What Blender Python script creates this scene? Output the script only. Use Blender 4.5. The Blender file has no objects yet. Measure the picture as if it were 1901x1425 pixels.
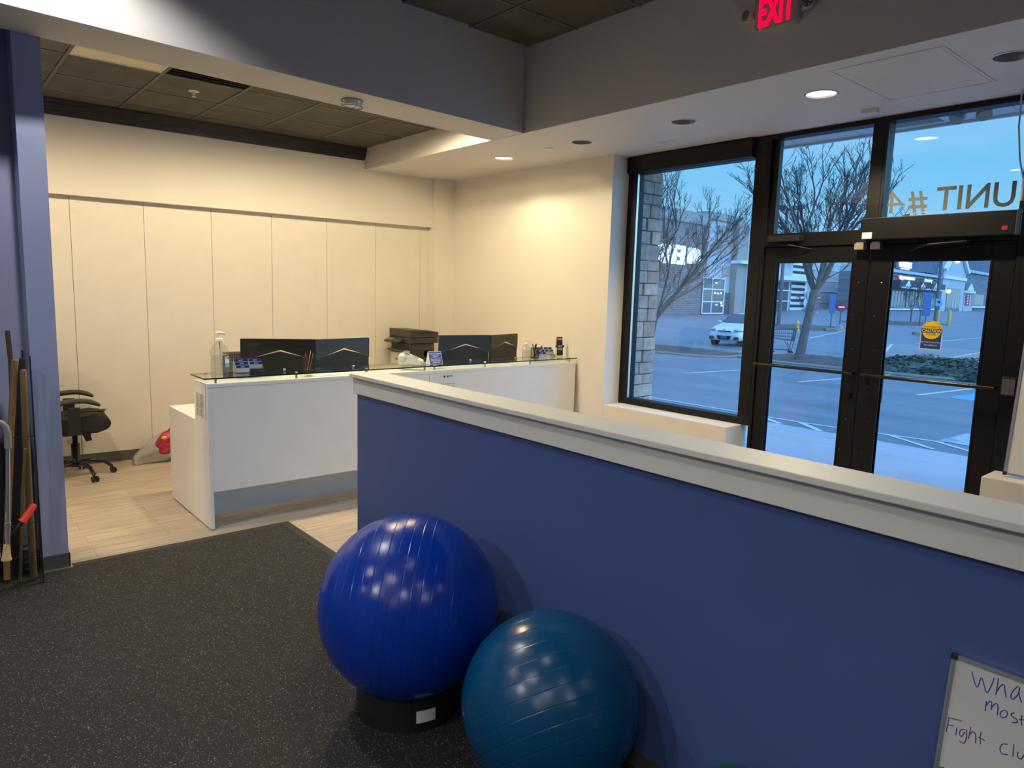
import bpy, math, random
from mathutils import Vector, Matrix, noise
PI = math.pi
C = bpy.context.scene.collection

# ------------------------------------------------------------------ camera
cd = bpy.data.cameras.new('camera'); cam = bpy.data.objects.new('camera', cd); C.objects.link(cam)
r_ = Vector((0.7618071611, -0.6471882318, 0.0282354699))
u_ = Vector((0.0631856514, 0.1176133358, 0.9910472626))
f_ = Vector((0.6447149933, 0.7532028252, -0.1304916915))
cam.matrix_world = Matrix(((r_.x, u_.x, -f_.x, 0), (r_.y, u_.y, -f_.y, 0), (r_.z, u_.z, -f_.z, 1.72), (0, 0, 0, 1)))
cd.sensor_width = 36; cd.sensor_fit = 'HORIZONTAL'; cd.lens = 24.633; cd.clip_start = .05; cd.clip_end = 600
bpy.context.scene.camera = cam

# ------------------------------------------------------------------ sky, exposure
def L(r, g, b):
    f = lambda c: (c/255/12.92) if c/255 <= .04045 else ((c/255+.055)/1.055)**2.4
    return (f(r), f(g), f(b), 1)
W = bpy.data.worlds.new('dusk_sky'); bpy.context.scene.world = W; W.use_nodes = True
n = W.node_tree.nodes; l = W.node_tree.links; bg = n['Background']
tc = n.new('ShaderNodeTexCoord'); sx = n.new('ShaderNodeSeparateXYZ'); l.new(tc.outputs['Generated'], sx.inputs[0])
rp = n.new('ShaderNodeValToRGB'); l.new(sx.outputs[2], rp.inputs[0])
rp.color_ramp.elements[0].position = -.0; rp.color_ramp.elements[0].color = L(168, 222, 255)
rp.color_ramp.elements[1].position = .36; rp.color_ramp.elements[1].color = L(104, 182, 250)
e = rp.color_ramp.elements.new(.16); e.color = L(126, 206, 255)
e = rp.color_ramp.elements.new(.62); e.color = (.42, .92, 1.95, 1)      # unseen zenith brightened, added to put more light on the ground
mp = n.new('ShaderNodeMapping'); mp.inputs['Scale'].default_value = (1, 1, 3.5); l.new(tc.outputs['Generated'], mp.inputs[0])
nz = n.new('ShaderNodeTexNoise'); nz.inputs['Scale'].default_value = 3.2; nz.inputs['Detail'].default_value = 5; l.new(mp.outputs[0], nz.inputs[0])
cr = n.new('ShaderNodeValToRGB'); l.new(nz.outputs[0], cr.inputs[0])
cr.color_ramp.elements[0].position = .45; cr.color_ramp.elements[0].color = (0, 0, 0, 1)
cr.color_ramp.elements[1].position = .72; cr.color_ramp.elements[1].color = (.75, .75, .75, 1)
mx = n.new('ShaderNodeMixRGB'); mx.inputs[2].default_value = L(165, 215, 250)
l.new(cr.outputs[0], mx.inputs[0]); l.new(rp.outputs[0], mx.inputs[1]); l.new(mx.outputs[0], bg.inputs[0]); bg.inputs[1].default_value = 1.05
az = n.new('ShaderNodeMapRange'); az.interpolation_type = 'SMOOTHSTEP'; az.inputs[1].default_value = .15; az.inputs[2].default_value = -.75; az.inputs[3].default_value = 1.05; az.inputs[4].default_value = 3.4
l.new(sx.outputs[1], az.inputs[0]); l.new(az.outputs[0], bg.inputs[1])      # unseen southern sky boosted, added to send more window light into the room
vs = bpy.context.scene.view_settings
vs.view_transform = 'Standard'; vs.look = 'None'; vs.exposure = 0.0; vs.gamma = 1; vs.use_curve_mapping = False
WARM = (1, .80, .50)
SPOT_OFFICE = 142; SPOT_LOBBY = 34; SPOT_DOORS = 230; SPOT_GYM = 92; GYM = (1, .97, .92)

# ------------------------------------------------------------------ helpers
class MB:
    def __init__(s): s.v = []; s.f = []; s.s = []; s.T = Matrix.Identity(4)
    def add(s, vs, fs, sm=False):
        k = len(s.v); s.v += [tuple(s.T @ Vector(p)) for p in vs]
        s.f += [tuple(i+k for i in f) for f in fs]; s.s += [sm]*len(fs); return s
    def box(s, x0, y0, z0, x1, y1, z1):
        return s.add([(x0,y0,z0),(x1,y0,z0),(x1,y1,z0),(x0,y1,z0),(x0,y0,z1),(x1,y0,z1),(x1,y1,z1),(x0,y1,z1)],
                     [(0,3,2,1),(4,5,6,7),(0,1,5,4),(1,2,6,5),(2,3,7,6),(3,0,4,7)])
    def cbox(s, c, d): return s.box(c[0]-d[0]/2, c[1]-d[1]/2, c[2]-d[2]/2, c[0]+d[0]/2, c[1]+d[1]/2, c[2]+d[2]/2)
    def prism(s, poly, a, b):            # polygon in local xy extruded along z
        m = len(poly)
        return s.add([(p[0],p[1],a) for p in poly]+[(p[0],p[1],b) for p in poly],
                     [tuple(range(m))[::-1], tuple(range(m, 2*m))]+[(i,(i+1)%m,(i+1)%m+m,i+m) for i in range(m)])
    def lathe(s, prof, seg=24, sm=True, caps=True):
        vs = []; fs = []
        for r, z in prof: vs += [(r*math.cos(2*PI*i/seg), r*math.sin(2*PI*i/seg), z) for i in range(seg)]
        for j in range(len(prof)-1):
            for i in range(seg):
                a = j*seg+i; b = j*seg+(i+1) % seg; fs.append((a, b, b+seg, a+seg))
        s.add(vs, fs, sm)
        if caps:
            s.add(vs[:seg], [tuple(range(seg))[::-1]]); s.add(vs[-seg:], [tuple(range(seg))])
        return s
    def tube(s, pts, r, seg=8, caps=True, sm=True):
        pts = [Vector(p) for p in pts]; m = len(pts); rr = r if isinstance(r, (list, tuple)) else [r]*m
        vs = []; fs = []; up = None
        for i, p in enumerate(pts):
            t = (pts[min(i+1, m-1)]-pts[max(i-1, 0)]).normalized()
            if up is None: up = t.orthogonal().normalized()
            else:
                up = up-t*up.dot(t)
                up = up.normalized() if up.length > 1e-5 else t.orthogonal().normalized()
            w = t.cross(up)
            vs += [tuple(p+rr[i]*(math.cos(2*PI*k/seg)*up+math.sin(2*PI*k/seg)*w)) for k in range(seg)]
        for j in range(m-1):
            for k in range(seg):
                a = j*seg+k; b = j*seg+(k+1) % seg; fs.append((a, b, b+seg, a+seg))
        s.add(vs, fs, sm)
        if caps: s.add(vs[:seg], [tuple(range(seg))[::-1]]); s.add(vs[-seg:], [tuple(range(seg))])
        return s
    def ball(s, c, r, a=24, b=16, sc=(1, 1, 1)):
        pr = [(r*math.sin(PI*j/b), -r*math.cos(PI*j/b)) for j in range(b+1)]
        T = s.T; s.T = T @ Matrix.Translation(c) @ Matrix.Diagonal((*sc, 1)); pr[0] = (1e-5, -r); pr[-1] = (1e-5, r)
        s.lathe(pr, a, True, False); s.T = T; return s
    def text(s, txt, size, ext=.001, F=None, align='CENTER', bold=0.0, sx=1.0, space=1.0):
        v, f = text_geo(txt, ext, align, bold, space); T = s.T
        if F is not None: s.T = T @ F
        s.add([(p[0]*size*sx, p[1]*size, p[2]) for p in v], f); s.T = T; return s
    def at(s, M): s.T = M; return s
    def build(s, name, m, parent=None, bevel=0, seg=2, subsurf=0):
        me = bpy.data.meshes.new(name); me.from_pydata(s.v, [], s.f); me.update()
        me.polygons.foreach_set('use_smooth', s.s); me.materials.append(m)
        o = bpy.data.objects.new(name, me); C.objects.link(o)
        if parent is not None: o.parent = parent
        if bevel:
            b = o.modifiers.new('bevel', 'BEVEL'); b.width = bevel; b.segments = seg; b.limit_method = 'ANGLE'; b.angle_limit = .6
        if subsurf:
            b = o.modifiers.new('subsurf', 'SUBSURF'); b.levels = subsurf; b.render_levels = subsurf
        return o
_tc = {}
def text_geo(txt, ext, align, bold, space):
    k = (txt, ext, align, bold, space)
    if k not in _tc:
        cu = bpy.data.curves.new('t', 'FONT'); cu.body = txt; cu.size = 1; cu.extrude = ext; cu.align_x = align; cu.offset = bold
        cu.resolution_u = 3; cu.space_character = space
        o = bpy.data.objects.new('t', cu); C.objects.link(o); bpy.context.view_layer.update()
        me = o.evaluated_get(bpy.context.evaluated_depsgraph_get()).to_mesh()
        _tc[k] = ([tuple(q.co) for q in me.vertices], [tuple(p.vertices) for p in me.polygons])
        bpy.data.objects.remove(o); bpy.data.curves.remove(cu)
    return _tc[k]
def frame(o, right, up):
    r = Vector(right).normalized(); u = Vector(up).normalized(); w = r.cross(u)
    return Matrix(((r.x, u.x, w.x, o[0]), (r.y, u.y, w.y, o[1]), (r.z, u.z, w.z, o[2]), (0, 0, 0, 1)))
def Tr(x, y, z): return Matrix.Translation((x, y, z))
def Rz(a): return Matrix.Rotation(a, 4, 'Z')
def Rx(a): return Matrix.Rotation(a, 4, 'X')
def Ry(a): return Matrix.Rotation(a, 4, 'Y')
def tag(o, label, cat, group=None, kind=None):
    o['label'] = label; o['category'] = cat
    if group: o['group'] = group
    if kind: o['kind'] = kind
    return o
def thing(name, label, cat, loc=(0, 0, 0), rz=0, group=None):
    o = bpy.data.objects.new(name, None); C.objects.link(o); o.empty_display_size = .05
    o.location = loc; o.rotation_euler = (0, 0, rz); return tag(o, label, cat, group)
def struct(o): o['kind'] = 'structure'; return o
def dup(root, loc=None, rz=None, label=None):
    def cp(o, par):
        c = o.copy(); C.objects.link(c)
        if par is not None: c.parent = par
        for ch in list(o.children): cp(ch, c)
        return c
    r = cp(root, None)
    if loc is not None: r.location = loc
    if rz is not None: r.rotation_euler = (0, 0, rz)
    if label: r['label'] = label
    return r

# ------------------------------------------------------------------ materials
def newmat(name):
    m = bpy.data.materials.new(name); m.use_nodes = True; nt = m.node_tree
    return m, nt.nodes, nt.links, nt.nodes['Principled BSDF']
def mat(name, col, rough=.5, metal=0, var=.05, scale=6, bump=0, bscale=300, emit=0, ecol=None, coat=0, spec=.5, sub=0, stretch=None):
    m, n, l, p = newmat(name)
    tc = n.new('ShaderNodeTexCoord'); src = tc.outputs['Object']
    if stretch:
        q = n.new('ShaderNodeMapping'); q.inputs['Scale'].default_value = stretch; l.new(src, q.inputs[0]); src = q.outputs[0]
    nz = n.new('ShaderNodeTexNoise'); nz.inputs['Scale'].default_value = scale; nz.inputs['Detail'].default_value = 4; l.new(src, nz.inputs['Vector'])
    mr = n.new('ShaderNodeMapRange'); mr.inputs[3].default_value = 1-var; mr.inputs[4].default_value = 1+var
    mr.inputs[1].default_value = .3; mr.inputs[2].default_value = .7; l.new(nz.outputs[0], mr.inputs[0])
    mx = n.new('ShaderNodeVectorMath'); mx.operation = 'SCALE'; mx.inputs[0].default_value = col[:3]; l.new(mr.outputs[0], mx.inputs['Scale'])
    l.new(mx.outputs[0], p.inputs['Base Color'])
    p.inputs['Roughness'].default_value = rough; p.inputs['Metallic'].default_value = metal
    p.inputs['Coat Weight'].default_value = coat; p.inputs['Specular IOR Level'].default_value = spec
    if bump:
        b2 = n.new('ShaderNodeTexNoise'); b2.inputs['Scale'].default_value = bscale; l.new(src, b2.inputs['Vector'])
        bp = n.new('ShaderNodeBump'); bp.inputs['Strength'].default_value = bump; bp.inputs['Distance'].default_value = .002
        l.new(b2.outputs[0], bp.inputs['Height']); l.new(bp.outputs[0], p.inputs['Normal'])
    if emit:
        p.inputs['Emission Color'].default_value = ecol or col; p.inputs['Emission Strength'].default_value = emit
    return m
def glassmat(name, tint=(1, 1, 1), ior=1.5, rough=0.0, gloss=(1, 1, 1)):
    m, n, l, p = newmat(name); out = n['Material Output']; n.remove(p)
    t = n.new('ShaderNodeBsdfTransparent'); g = n.new('ShaderNodeBsdfGlossy'); mx = n.new('ShaderNodeMixShader')
    lw = n.new('ShaderNodeLayerWeight'); lw.inputs[0].default_value = .5      # facing = 1-|cos|, Schlick reflectance from both sides
    pw = n.new('ShaderNodeMath'); pw.operation = 'POWER'; pw.inputs[1].default_value = 5; l.new(lw.outputs['Facing'], pw.inputs[0])
    f0 = ((ior-1)/(ior+1))**2; fr = n.new('ShaderNodeMath'); fr.operation = 'MULTIPLY_ADD'; fr.inputs[1].default_value = 1-f0; fr.inputs[2].default_value = f0; l.new(pw.outputs[0], fr.inputs[0])
    nz = n.new('ShaderNodeTexNoise'); nz.inputs['Scale'].default_value = 3
    mr = n.new('ShaderNodeMapRange'); mr.inputs[3].default_value = .97; mr.inputs[4].default_value = 1; l.new(nz.outputs[0], mr.inputs[0])
    sc = n.new('ShaderNodeVectorMath'); sc.operation = 'SCALE'; sc.inputs[0].default_value = tint; l.new(mr.outputs[0], sc.inputs['Scale'])
    l.new(sc.outputs[0], t.inputs[0]); g.inputs['Roughness'].default_value = rough; g.inputs[0].default_value = (*gloss, 1)
    l.new(fr.outputs[0], mx.inputs[0]); l.new(t.outputs[0], mx.inputs[1]); l.new(g.outputs[0], mx.inputs[2]); l.new(mx.outputs[0], out.inputs[0])
    return m
M = {}
M['white_wall'] = mat('cream_wall_paint', (.80, .76, .68), .55, var=.02, scale=2, bump=.12, bscale=260)
M['panel'] = mat('cream_wall_panel', (.80, .755, .67), .5, var=.02, bump=.25, bscale=500)
M['soffit'] = mat('grey_white_soffit_paint', (.56, .54, .52), .6, var=.02, bump=.1)
M['lowceil'] = mat('white_ceiling_paint', (.66, .64, .62), .6, var=.02, scale=1.5, bump=.1)
M['blue_wall'] = mat('blue_wall_paint', L(80, 101, 158), .45, var=.03, bump=.12, bscale=260)
M['blue_grey'] = mat('pale_blue_wall_paint', L(160, 167, 200), .45, var=.02, bump=.1, bscale=260)
M['cap'] = mat('off_white_cap_paint', (.88, .88, .80), .42, var=.02, scale=3, bump=.03, bscale=60)
M['base'] = mat('grey_vinyl_baseboard', (.10, .098, .095), .45)
M['white'] = mat('white_melamine', (.84, .83, .82), .35, var=.015)
M['frame'] = mat('dark_bronze_aluminium', (.006, .0055, .0055), .45, .0, var=.1, spec=.3)
M['frame2'] = mat('black_door_paint', (.005, .005, .007), .45, .0, spec=.3)
M['blackp'] = mat('black_plastic', (.018, .018, .018), .38)
M['black_fabric'] = mat('black_mesh_fabric', (.012, .012, .012), .8, bump=.6, bscale=700)
M['chrome'] = mat('brushed_steel', (.62, .61, .58), .28, 1)
M['silver'] = mat('satin_aluminium', (.66, .66, .64), .35, .9)
M['dark_tile'] = mat('charcoal_ceiling_tile', (.088, .080, .066), .85, var=.22, scale=3.5, bump=.5, bscale=160)
M['tbar'] = mat('charcoal_ceiling_grid', (.082, .075, .062), .55)
M['crown'] = mat('dark_crown_moulding', (.022, .022, .022), .4)
M['glass'] = glassmat('window_glass', (.97, .985, 1), 1.5)
M['counter_glass'] = glassmat('counter_glass', (.90, .95, .91), 1.5)
M['glass_edge'] = mat('dark_glass_edge', (.008, .014, .012), .15)
M['acrylic'] = glassmat('clear_acrylic', (.90, .91, .92), 1.49, .02)
M['bottle'] = glassmat('clear_bottle_plastic', (.93, .94, .93), 1.6, .05)
M['lens_on'] = mat('lit_lens', (1, 1, 1), .4, emit=9, ecol=(1, .90, .70, 1))
M['lens_dim'] = mat('soft_lit_lens', (1, 1, 1), .4, emit=1.3, ecol=(1, .90, .70, 1))
M['lens_gym'] = mat('lit_gym_lens', (1, 1, 1), .4, emit=14, ecol=(1, .84, .62, 1))
M['reflector'] = mat('grey_reflector_cone', (.30, .30, .30), .35, .6)
M['trimw'] = mat('white_metal_trim', (.7, .7, .7), .4)
M['paper'] = mat('white_paper', (.8, .8, .8), .7)
M['ink'] = mat('dark_ink', (.03, .03, .035), .6)
M['navy'] = mat('navy_print', L(28, 42, 120), .5)
M['blue_print'] = mat('royal_blue_print', L(22, 66, 150), .5)
M['white_print'] = mat('white_print', (.85, .85, .85), .5)
M['red'] = mat('lit_exit_red', (1, 0, .02), .4, emit=2.0, ecol=(1, .0, .035, 1))
M['yellow'] = mat('yellow_print', L(245, 205, 10), .5, emit=0)
M['sealant'] = mat('vinyl_letter_khaki', (.19, .19, .15), .8, spec=.1)
M['wood1'] = mat('pale_wood_dowel', L(150, 112, 70), .5, var=.25, scale=9, stretch=(6, 6, .6))
M['wood2'] = mat('dark_wood_dowel', L(92, 62, 44), .5, var=.25, scale=9, stretch=(6, 6, .6))
M['foam'] = mat('black_foam', (.012, .011, .016), .8, bump=.3)
M['olive'] = mat('olive_stick', L(105, 98, 30), .5)
M['orange'] = mat('orange_red_grip', L(225, 60, 32), .4)
M['grey_rubber'] = mat('grey_vinyl_grip', L(140, 138, 132), .4)
M['tan_rubber'] = mat('tan_rubber_tip', L(205, 175, 130), .6)
M['green_ball'] = mat('green_vinyl', L(20, 110, 66), .3)
M['asphalt'] = mat('grey_asphalt', (.128, .150, .175), .45, var=.22, scale=.9, bump=.5, bscale=30, spec=.6, stretch=(1, .22, 1))
M['concrete'] = mat('sidewalk_concrete', (.34, .36, .375), .7, var=.07, scale=1.2)
M['curb'] = mat('curb_concrete', (.22, .21, .165), .8, var=.12)
M['line'] = mat('white_road_paint', (.50, .51, .48), .6, var=.1)
M['mulch'] = mat('brown_mulch', (.085, .07, .06), .95, var=.5, scale=9, bump=1, bscale=20)
M['ivy'] = mat('dark_green_groundcover', (.045, .075, .045), .8, var=.5, scale=10)
M['bark'] = mat('grey_brown_bark', (.13, .115, .10), .9, var=.3, scale=7, bump=.8, bscale=30)
M['twig'] = mat('brown_twigs', (.075, .062, .058), .9, var=.2)
M['pole'] = mat('dark_grey_pole', (.10, .10, .11), .5)
M['car'] = mat('pale_silver_car_paint', (.62, .68, .72), .22, .15, var=.02, coat=.6)
M['carglass'] = mat('tinted_car_glass', (.10, .14, .18), .06, .2, coat=.5)
M['tyre'] = mat('black_tyre', (.02, .02, .02), .8)
M['headlamp'] = mat('clear_headlamp', (.45, .45, .47), .12, .6)
M['bld_beige'] = mat('beige_stucco', (.31, .275, .24), .9, var=.04, scale=.4)
M['bld_light'] = mat('pale_stucco', (.40, .41, .43), .9, var=.03, scale=.4)
M['bld_white'] = mat('white_panel_cladding', (.66, .68, .70), .6)
M['bld_glass'] = mat('dark_store_glass', (.07, .10, .11), .1)
M['roof'] = mat('slate_blue_roof', (.09, .11, .15), .9, var=.2, scale=1)
M['awning'] = mat('dark_awning_canvas', (.05, .055, .07), .8)
M['sign_lit'] = mat('lit_white_sign', (.9, .95, 1), .5, emit=1.1, ecol=L(225, 245, 255))
M['sign_green'] = mat('dark_green_sign', (.015, .05, .045), .5)
M['warm_lamp'] = mat('warm_store_lamp', (1, .9, .6), .5, emit=2.2, ecol=L(255, 235, 190))
M['bollard'] = mat('yellow_bollard', L(195, 160, 75), .6); M['hydrant'] = mat('orange_yellow_hydrant', L(225, 165, 85), .6)
M['sign_blue'] = mat('blue_banner_sign', L(62, 100, 150), .6)
M['sign_red'] = mat('red_road_sign', L(170, 25, 45), .6)
M['canopy'] = mat('white_canopy_soffit', (.58, .62, .66), .6, var=.03)
M['terminal'] = mat('white_card_terminal', (.72, .72, .68), .35)
M['printer_dark'] = mat('charcoal_printer_plastic', (.050, .045, .038), .45)
M['printer_light'] = mat('beige_printer_plastic', (.62, .55, .48), .45)
M['pink'] = mat('pink_wrapping', L(190, 55, 92), .3, var=.6, scale=26, bump=1, bscale=60)
M['brush'] = mat('brushed_black_metal', (.075, .07, .062), .30, .85, var=.25, scale=4, stretch=(1, 1, 60))
M['bright_edge'] = mat('polished_edge', (.75, .72, .66), .25, .9)
M['cable'] = mat('pale_cable', (.45, .45, .43), .5)
M['board'] = mat('whiteboard_enamel', (.62, .62, .62), .22, var=.02)
M['wmark'] = mat('blue_marker', L(35, 70, 150), .6)
M['pmark'] = mat('purple_marker', L(95, 55, 125), .6)
M['diffuser'] = mat('cream_light_diffuser', (.80, .70, .52), .6)
M['monitor_black'] = mat('matt_black_monitor_shell', (.009, .009, .009), .5, var=.1)

def floor_wood():
    m, n, l, p = newmat('grey_oak_plank_floor')
    tc = n.new('ShaderNodeTexCoord'); b = n.new('ShaderNodeTexBrick')
    b.inputs['Scale'].default_value = 1; b.inputs['Brick Width'].default_value = 1.25; b.inputs['Row Height'].default_value = .152
    b.inputs['Mortar Size'].default_value = .0012; b.inputs['Mortar'].default_value = (.16, .12, .08, 1); b.offset = .37
    b.inputs['Color1'].default_value = (.58, .50, .395, 1); b.inputs['Color2'].default_value = (.50, .42, .325, 1)
    l.new(tc.outputs['Object'], b.inputs['Vector'])
    q = n.new('ShaderNodeMapping'); q.inputs['Scale'].default_value = (1.1, 16, 1); l.new(tc.outputs['Object'], q.inputs[0])
    z = n.new('ShaderNodeTexNoise'); z.inputs['Scale'].default_value = 2.2; z.inputs['Detail'].default_value = 7; z.inputs['Distortion'].default_value = .6; l.new(q.outputs[0], z.inputs['Vector'])
    r = n.new('ShaderNodeValToRGB'); l.new(z.outputs[0], r.inputs[0])
    r.color_ramp.elements[0].position = .33; r.color_ramp.elements[0].color = (.70, .66, .62, 1)
    r.color_ramp.elements[1].position = .62; r.color_ramp.elements[1].color = (1.08, 1.06, 1.04, 1)
    x = n.new('ShaderNodeMixRGB'); x.blend_type = 'MULTIPLY'; x.inputs[0].default_value = .85
    l.new(b.outputs[0], x.inputs[1]); l.new(r.outputs[0], x.inputs[2]); l.new(x.outputs[0], p.inputs['Base Color'])
    p.inputs['Roughness'].default_value = .42
    bp = n.new('ShaderNodeBump'); bp.inputs['Strength'].default_value = .15; bp.inputs['Distance'].default_value = .001
    l.new(b.outputs['Fac'], bp.inputs['Height']); bp.invert = True; l.new(bp.outputs[0], p.inputs['Normal'])
    return m
def floor_rubber():
    m, n, l, p = newmat('speckled_black_rubber')
    tc = n.new('ShaderNodeTexCoord'); src = tc.outputs['Object']
    w = n.new('ShaderNodeTexNoise'); w.inputs['Scale'].default_value = 60; l.new(src, w.inputs['Vector'])
    ad = n.new('ShaderNodeVectorMath'); ad.operation = 'MULTIPLY_ADD'; ad.inputs[1].default_value = (.012, .012, 0); l.new(w.outputs['Color'], ad.inputs[0]); l.new(src, ad.inputs[2])
    base = None
    cols = []
    for sc, thr, gate in ((85, .20, .50), (150, .26, .42)):
        v = n.new('ShaderNodeTexVoronoi'); v.inputs['Scale'].default_value = sc; l.new(ad.outputs[0], v.inputs['Vector'])
        a = n.new('ShaderNodeMath'); a.operation = 'LESS_THAN'; a.inputs[1].default_value = thr; l.new(v.outputs['Distance'], a.inputs[0])
        s = n.new('ShaderNodeSeparateColor'); l.new(v.outputs['Color'], s.inputs[0])
        g = n.new('ShaderNodeMath'); g.operation = 'GREATER_THAN'; g.inputs[1].default_value = gate; l.new(s.outputs[0], g.inputs[0])
        k = n.new('ShaderNodeMath'); k.operation = 'MULTIPLY'; l.new(a.outputs[0], k.inputs[0]); l.new(g.outputs[0], k.inputs[1])
        h = n.new('ShaderNodeMath'); h.operation = 'MULTIPLY'; l.new(k.outputs[0], h.inputs[0]); l.new(s.outputs[1], h.inputs[1]); cols.append(h)
    mxm = n.new('ShaderNodeMath'); mxm.operation = 'MAXIMUM'; l.new(cols[0].outputs[0], mxm.inputs[0]); l.new(cols[1].outputs[0], mxm.inputs[1])
    x = n.new('ShaderNodeMixRGB'); x.inputs[1].default_value = (.014, .0135, .0125, 1); x.inputs[2].default_value = (.36, .35, .31, 1)
    l.new(mxm.outputs[0], x.inputs[0]); l.new(x.outputs[0], p.inputs['Base Color']); p.inputs['Roughness'].default_value = .75
    return m
M['oak'] = floor_wood(); M['rubber'] = floor_rubber()
M['edge_rubber'] = mat('dark_rubber_edge', (.035, .034, .031), .6)
def stone_mat():
    m, n, l, p = newmat('ledge_stone_veneer')
    g = n.new('ShaderNodeNewGeometry'); r = n.new('ShaderNodeValToRGB'); l.new(g.outputs['Random Per Island'], r.inputs[0])
    cs = [(0, (.42, .38, .32)), (.25, (.30, .29, .28)), (.5, (.50, .45, .36)), (.72, (.36, .28, .26)), (1, (.47, .43, .38))]
    r.color_ramp.elements[0].color = (*cs[0][1], 1); r.color_ramp.elements[1].color = (*cs[-1][1], 1)
    for q, c in cs[1:-1]: e = r.color_ramp.elements.new(q); e.color = (*c, 1)
    tc = n.new('ShaderNodeTexCoord'); z = n.new('ShaderNodeTexNoise'); z.inputs['Scale'].default_value = 14; z.inputs['Detail'].default_value = 6; l.new(tc.outputs['Object'], z.inputs['Vector'])
    x = n.new('ShaderNodeMixRGB'); x.blend_type = 'OVERLAY'; x.inputs[0].default_value = .6; l.new(r.outputs[0], x.inputs[1]); l.new(z.outputs[0], x.inputs[2])
    l.new(x.outputs[0], p.inputs['Base Color']); p.inputs['Roughness'].default_value = .85
    b = n.new('ShaderNodeBump'); b.inputs['Strength'].default_value = .7; b.inputs['Distance'].default_value = .02; l.new(z.outputs[0], b.inputs['Height']); l.new(b.outputs[0], p.inputs['Normal'])
    return m
M['stone'] = stone_mat()
def brick_mat(name, c1, c2, mort, w, h):
    m, n, l, p = newmat(name)
    tc = n.new('ShaderNodeTexCoord'); q = n.new('ShaderNodeMapping'); q.inputs['Rotation'].default_value = (PI/2, 0, 0); l.new(tc.outputs['Object'], q.inputs[0])
    b = n.new('ShaderNodeTexBrick'); b.inputs['Scale'].default_value = 1; b.inputs['Brick Width'].default_value = w; b.inputs['Row Height'].default_value = h
    b.inputs['Mortar Size'].default_value = .02; b.inputs['Color1'].default_value = (*c1, 1); b.inputs['Color2'].default_value = (*c2, 1); b.inputs['Mortar'].default_value = (*mort, 1)
    l.new(q.outputs[0], b.inputs['Vector']); l.new(b.outputs[0], p.inputs['Base Color']); p.inputs['Roughness'].default_value = .9
    return m
M['bld_brick'] = brick_mat('weathered_grey_brick', (.20, .165, .15), (.12, .10, .10), (.27, .26, .25), .9, .26)
M['shop_stone'] = brick_mat('grey_rubble_stone', (.18, .175, .18), (.10, .10, .12), (.23, .23, .24), 1.1, .35)
def ball_mat(name, col, axis, step, rough):
    m, n, l, p = newmat(name)
    tc = n.new('ShaderNodeTexCoord'); d = n.new('ShaderNodeVectorMath'); d.operation = 'DOT_PRODUCT'; d.inputs[1].default_value = axis; l.new(tc.outputs['Object'], d.inputs[0])
    a = n.new('ShaderNodeMath'); a.operation = 'PINGPONG'; a.inputs[1].default_value = step/2; l.new(d.outputs['Value'], a.inputs[0])
    mr = n.new('ShaderNodeMapRange'); mr.inputs[1].default_value = 0; mr.inputs[2].default_value = .0022; l.new(a.outputs[0], mr.inputs[0])
    b = n.new('ShaderNodeBump'); b.inputs['Strength'].default_value = .55; b.inputs['Distance'].default_value = .0016; l.new(mr.outputs[0], b.inputs['Height'])
    z = n.new('ShaderNodeTexNoise'); z.inputs['Scale'].default_value = 9; z.inputs['Detail'].default_value = 6; l.new(tc.outputs['Object'], z.inputs['Vector'])
    r = n.new('ShaderNodeMapRange'); r.inputs[1].default_value = .35; r.inputs[2].default_value = .7; r.inputs[3].default_value = rough-.04; r.inputs[4].default_value = rough+.08; l.new(z.outputs[0], r.inputs[0])
    l.new(r.outputs[0], p.inputs['Roughness']); l.new(b.outputs[0], p.inputs['Normal'])
    x = n.new('ShaderNodeMixRGB'); x.inputs[1].default_value = col; x.inputs[2].default_value = tuple(c*.6 for c in col[:3])+(1,); l.new(z.outputs[0], x.inputs[0])
    l.new(x.outputs[0], p.inputs['Base Color']); p.inputs['Specular IOR Level'].default_value = .5
    return m

# ================================================================== ROOM SHELL
XG, XW, XS = 5.308, 5.084, 3.937
ZS, ZC, ZT = 3.019, 3.683, 3.242
yb = lambda x: 7.245-.048*(x-3.44)          # main wall behind the desk
ys = lambda x: 4.510+.062*(x-3.44)          # beam faces
yo = lambda x: 4.933+.062*(x-3.44)

struct(MB().box(-6, -5, -.1, 5.45, 7.8, 0).build('floor', M['oak']))
rb = MB().prism([(-6, -5), (1.913, -5), (1.913, 3.60), (1.935, 3.60), (1.935, 4.755), (.62, 4.755), (.62, 4.751), (.485, 4.751), (.485, 4.95), (-6, 4.95)], 0, .008)
struct(rb.build('floor', M['rubber']))
e = MB().prism([(.622, 4.756), (1.935, 4.756), (1.935, 3.602), (1.997, 3.602), (1.997, 4.813), (.622, 4.813)], 0, .010)
struct(e.build('trim_1', M['edge_rubber'], bevel=.004))

# wall behind the desk: upper bulkhead, recessed panels with dark reveals
wb = MB().prism([(-6, yb(-6)), (4.813, yb(4.813)), (4.813, yb(4.813)+.35), (-6, yb(-6)+.35)], 2.455, 3.5)
wb.prism([(4.813, 7.10), (5.45, 7.10), (5.45, 7.6), (4.813, 7.6)], 0, ZS)
wall_back = struct(wb.build('wall_back', M['white_wall']))
MB().prism([(-6, yb(-6)+.108), (4.80, yb(4.80)+.108), (4.80, yb(4.80)+.3), (-6, yb(-6)+.3)], 0, 2.454).build('reveal', M['ink'], wall_back)
sm = [-4.88+.6*i for i in range(10)]+[1.12, 1.715, 2.321, 2.92, 3.529, 4.12, 4.71, 4.812]
for a, b in zip(sm[:-1], sm[1:]):
    a += .004
    MB().prism([(a, yb(a)+.099), (b, yb(b)+.099), (b, yb(b)+.107), (a, yb(a)+.107)], .10, 2.454).build('wall_panel', M['panel'], wall_back)
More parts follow.
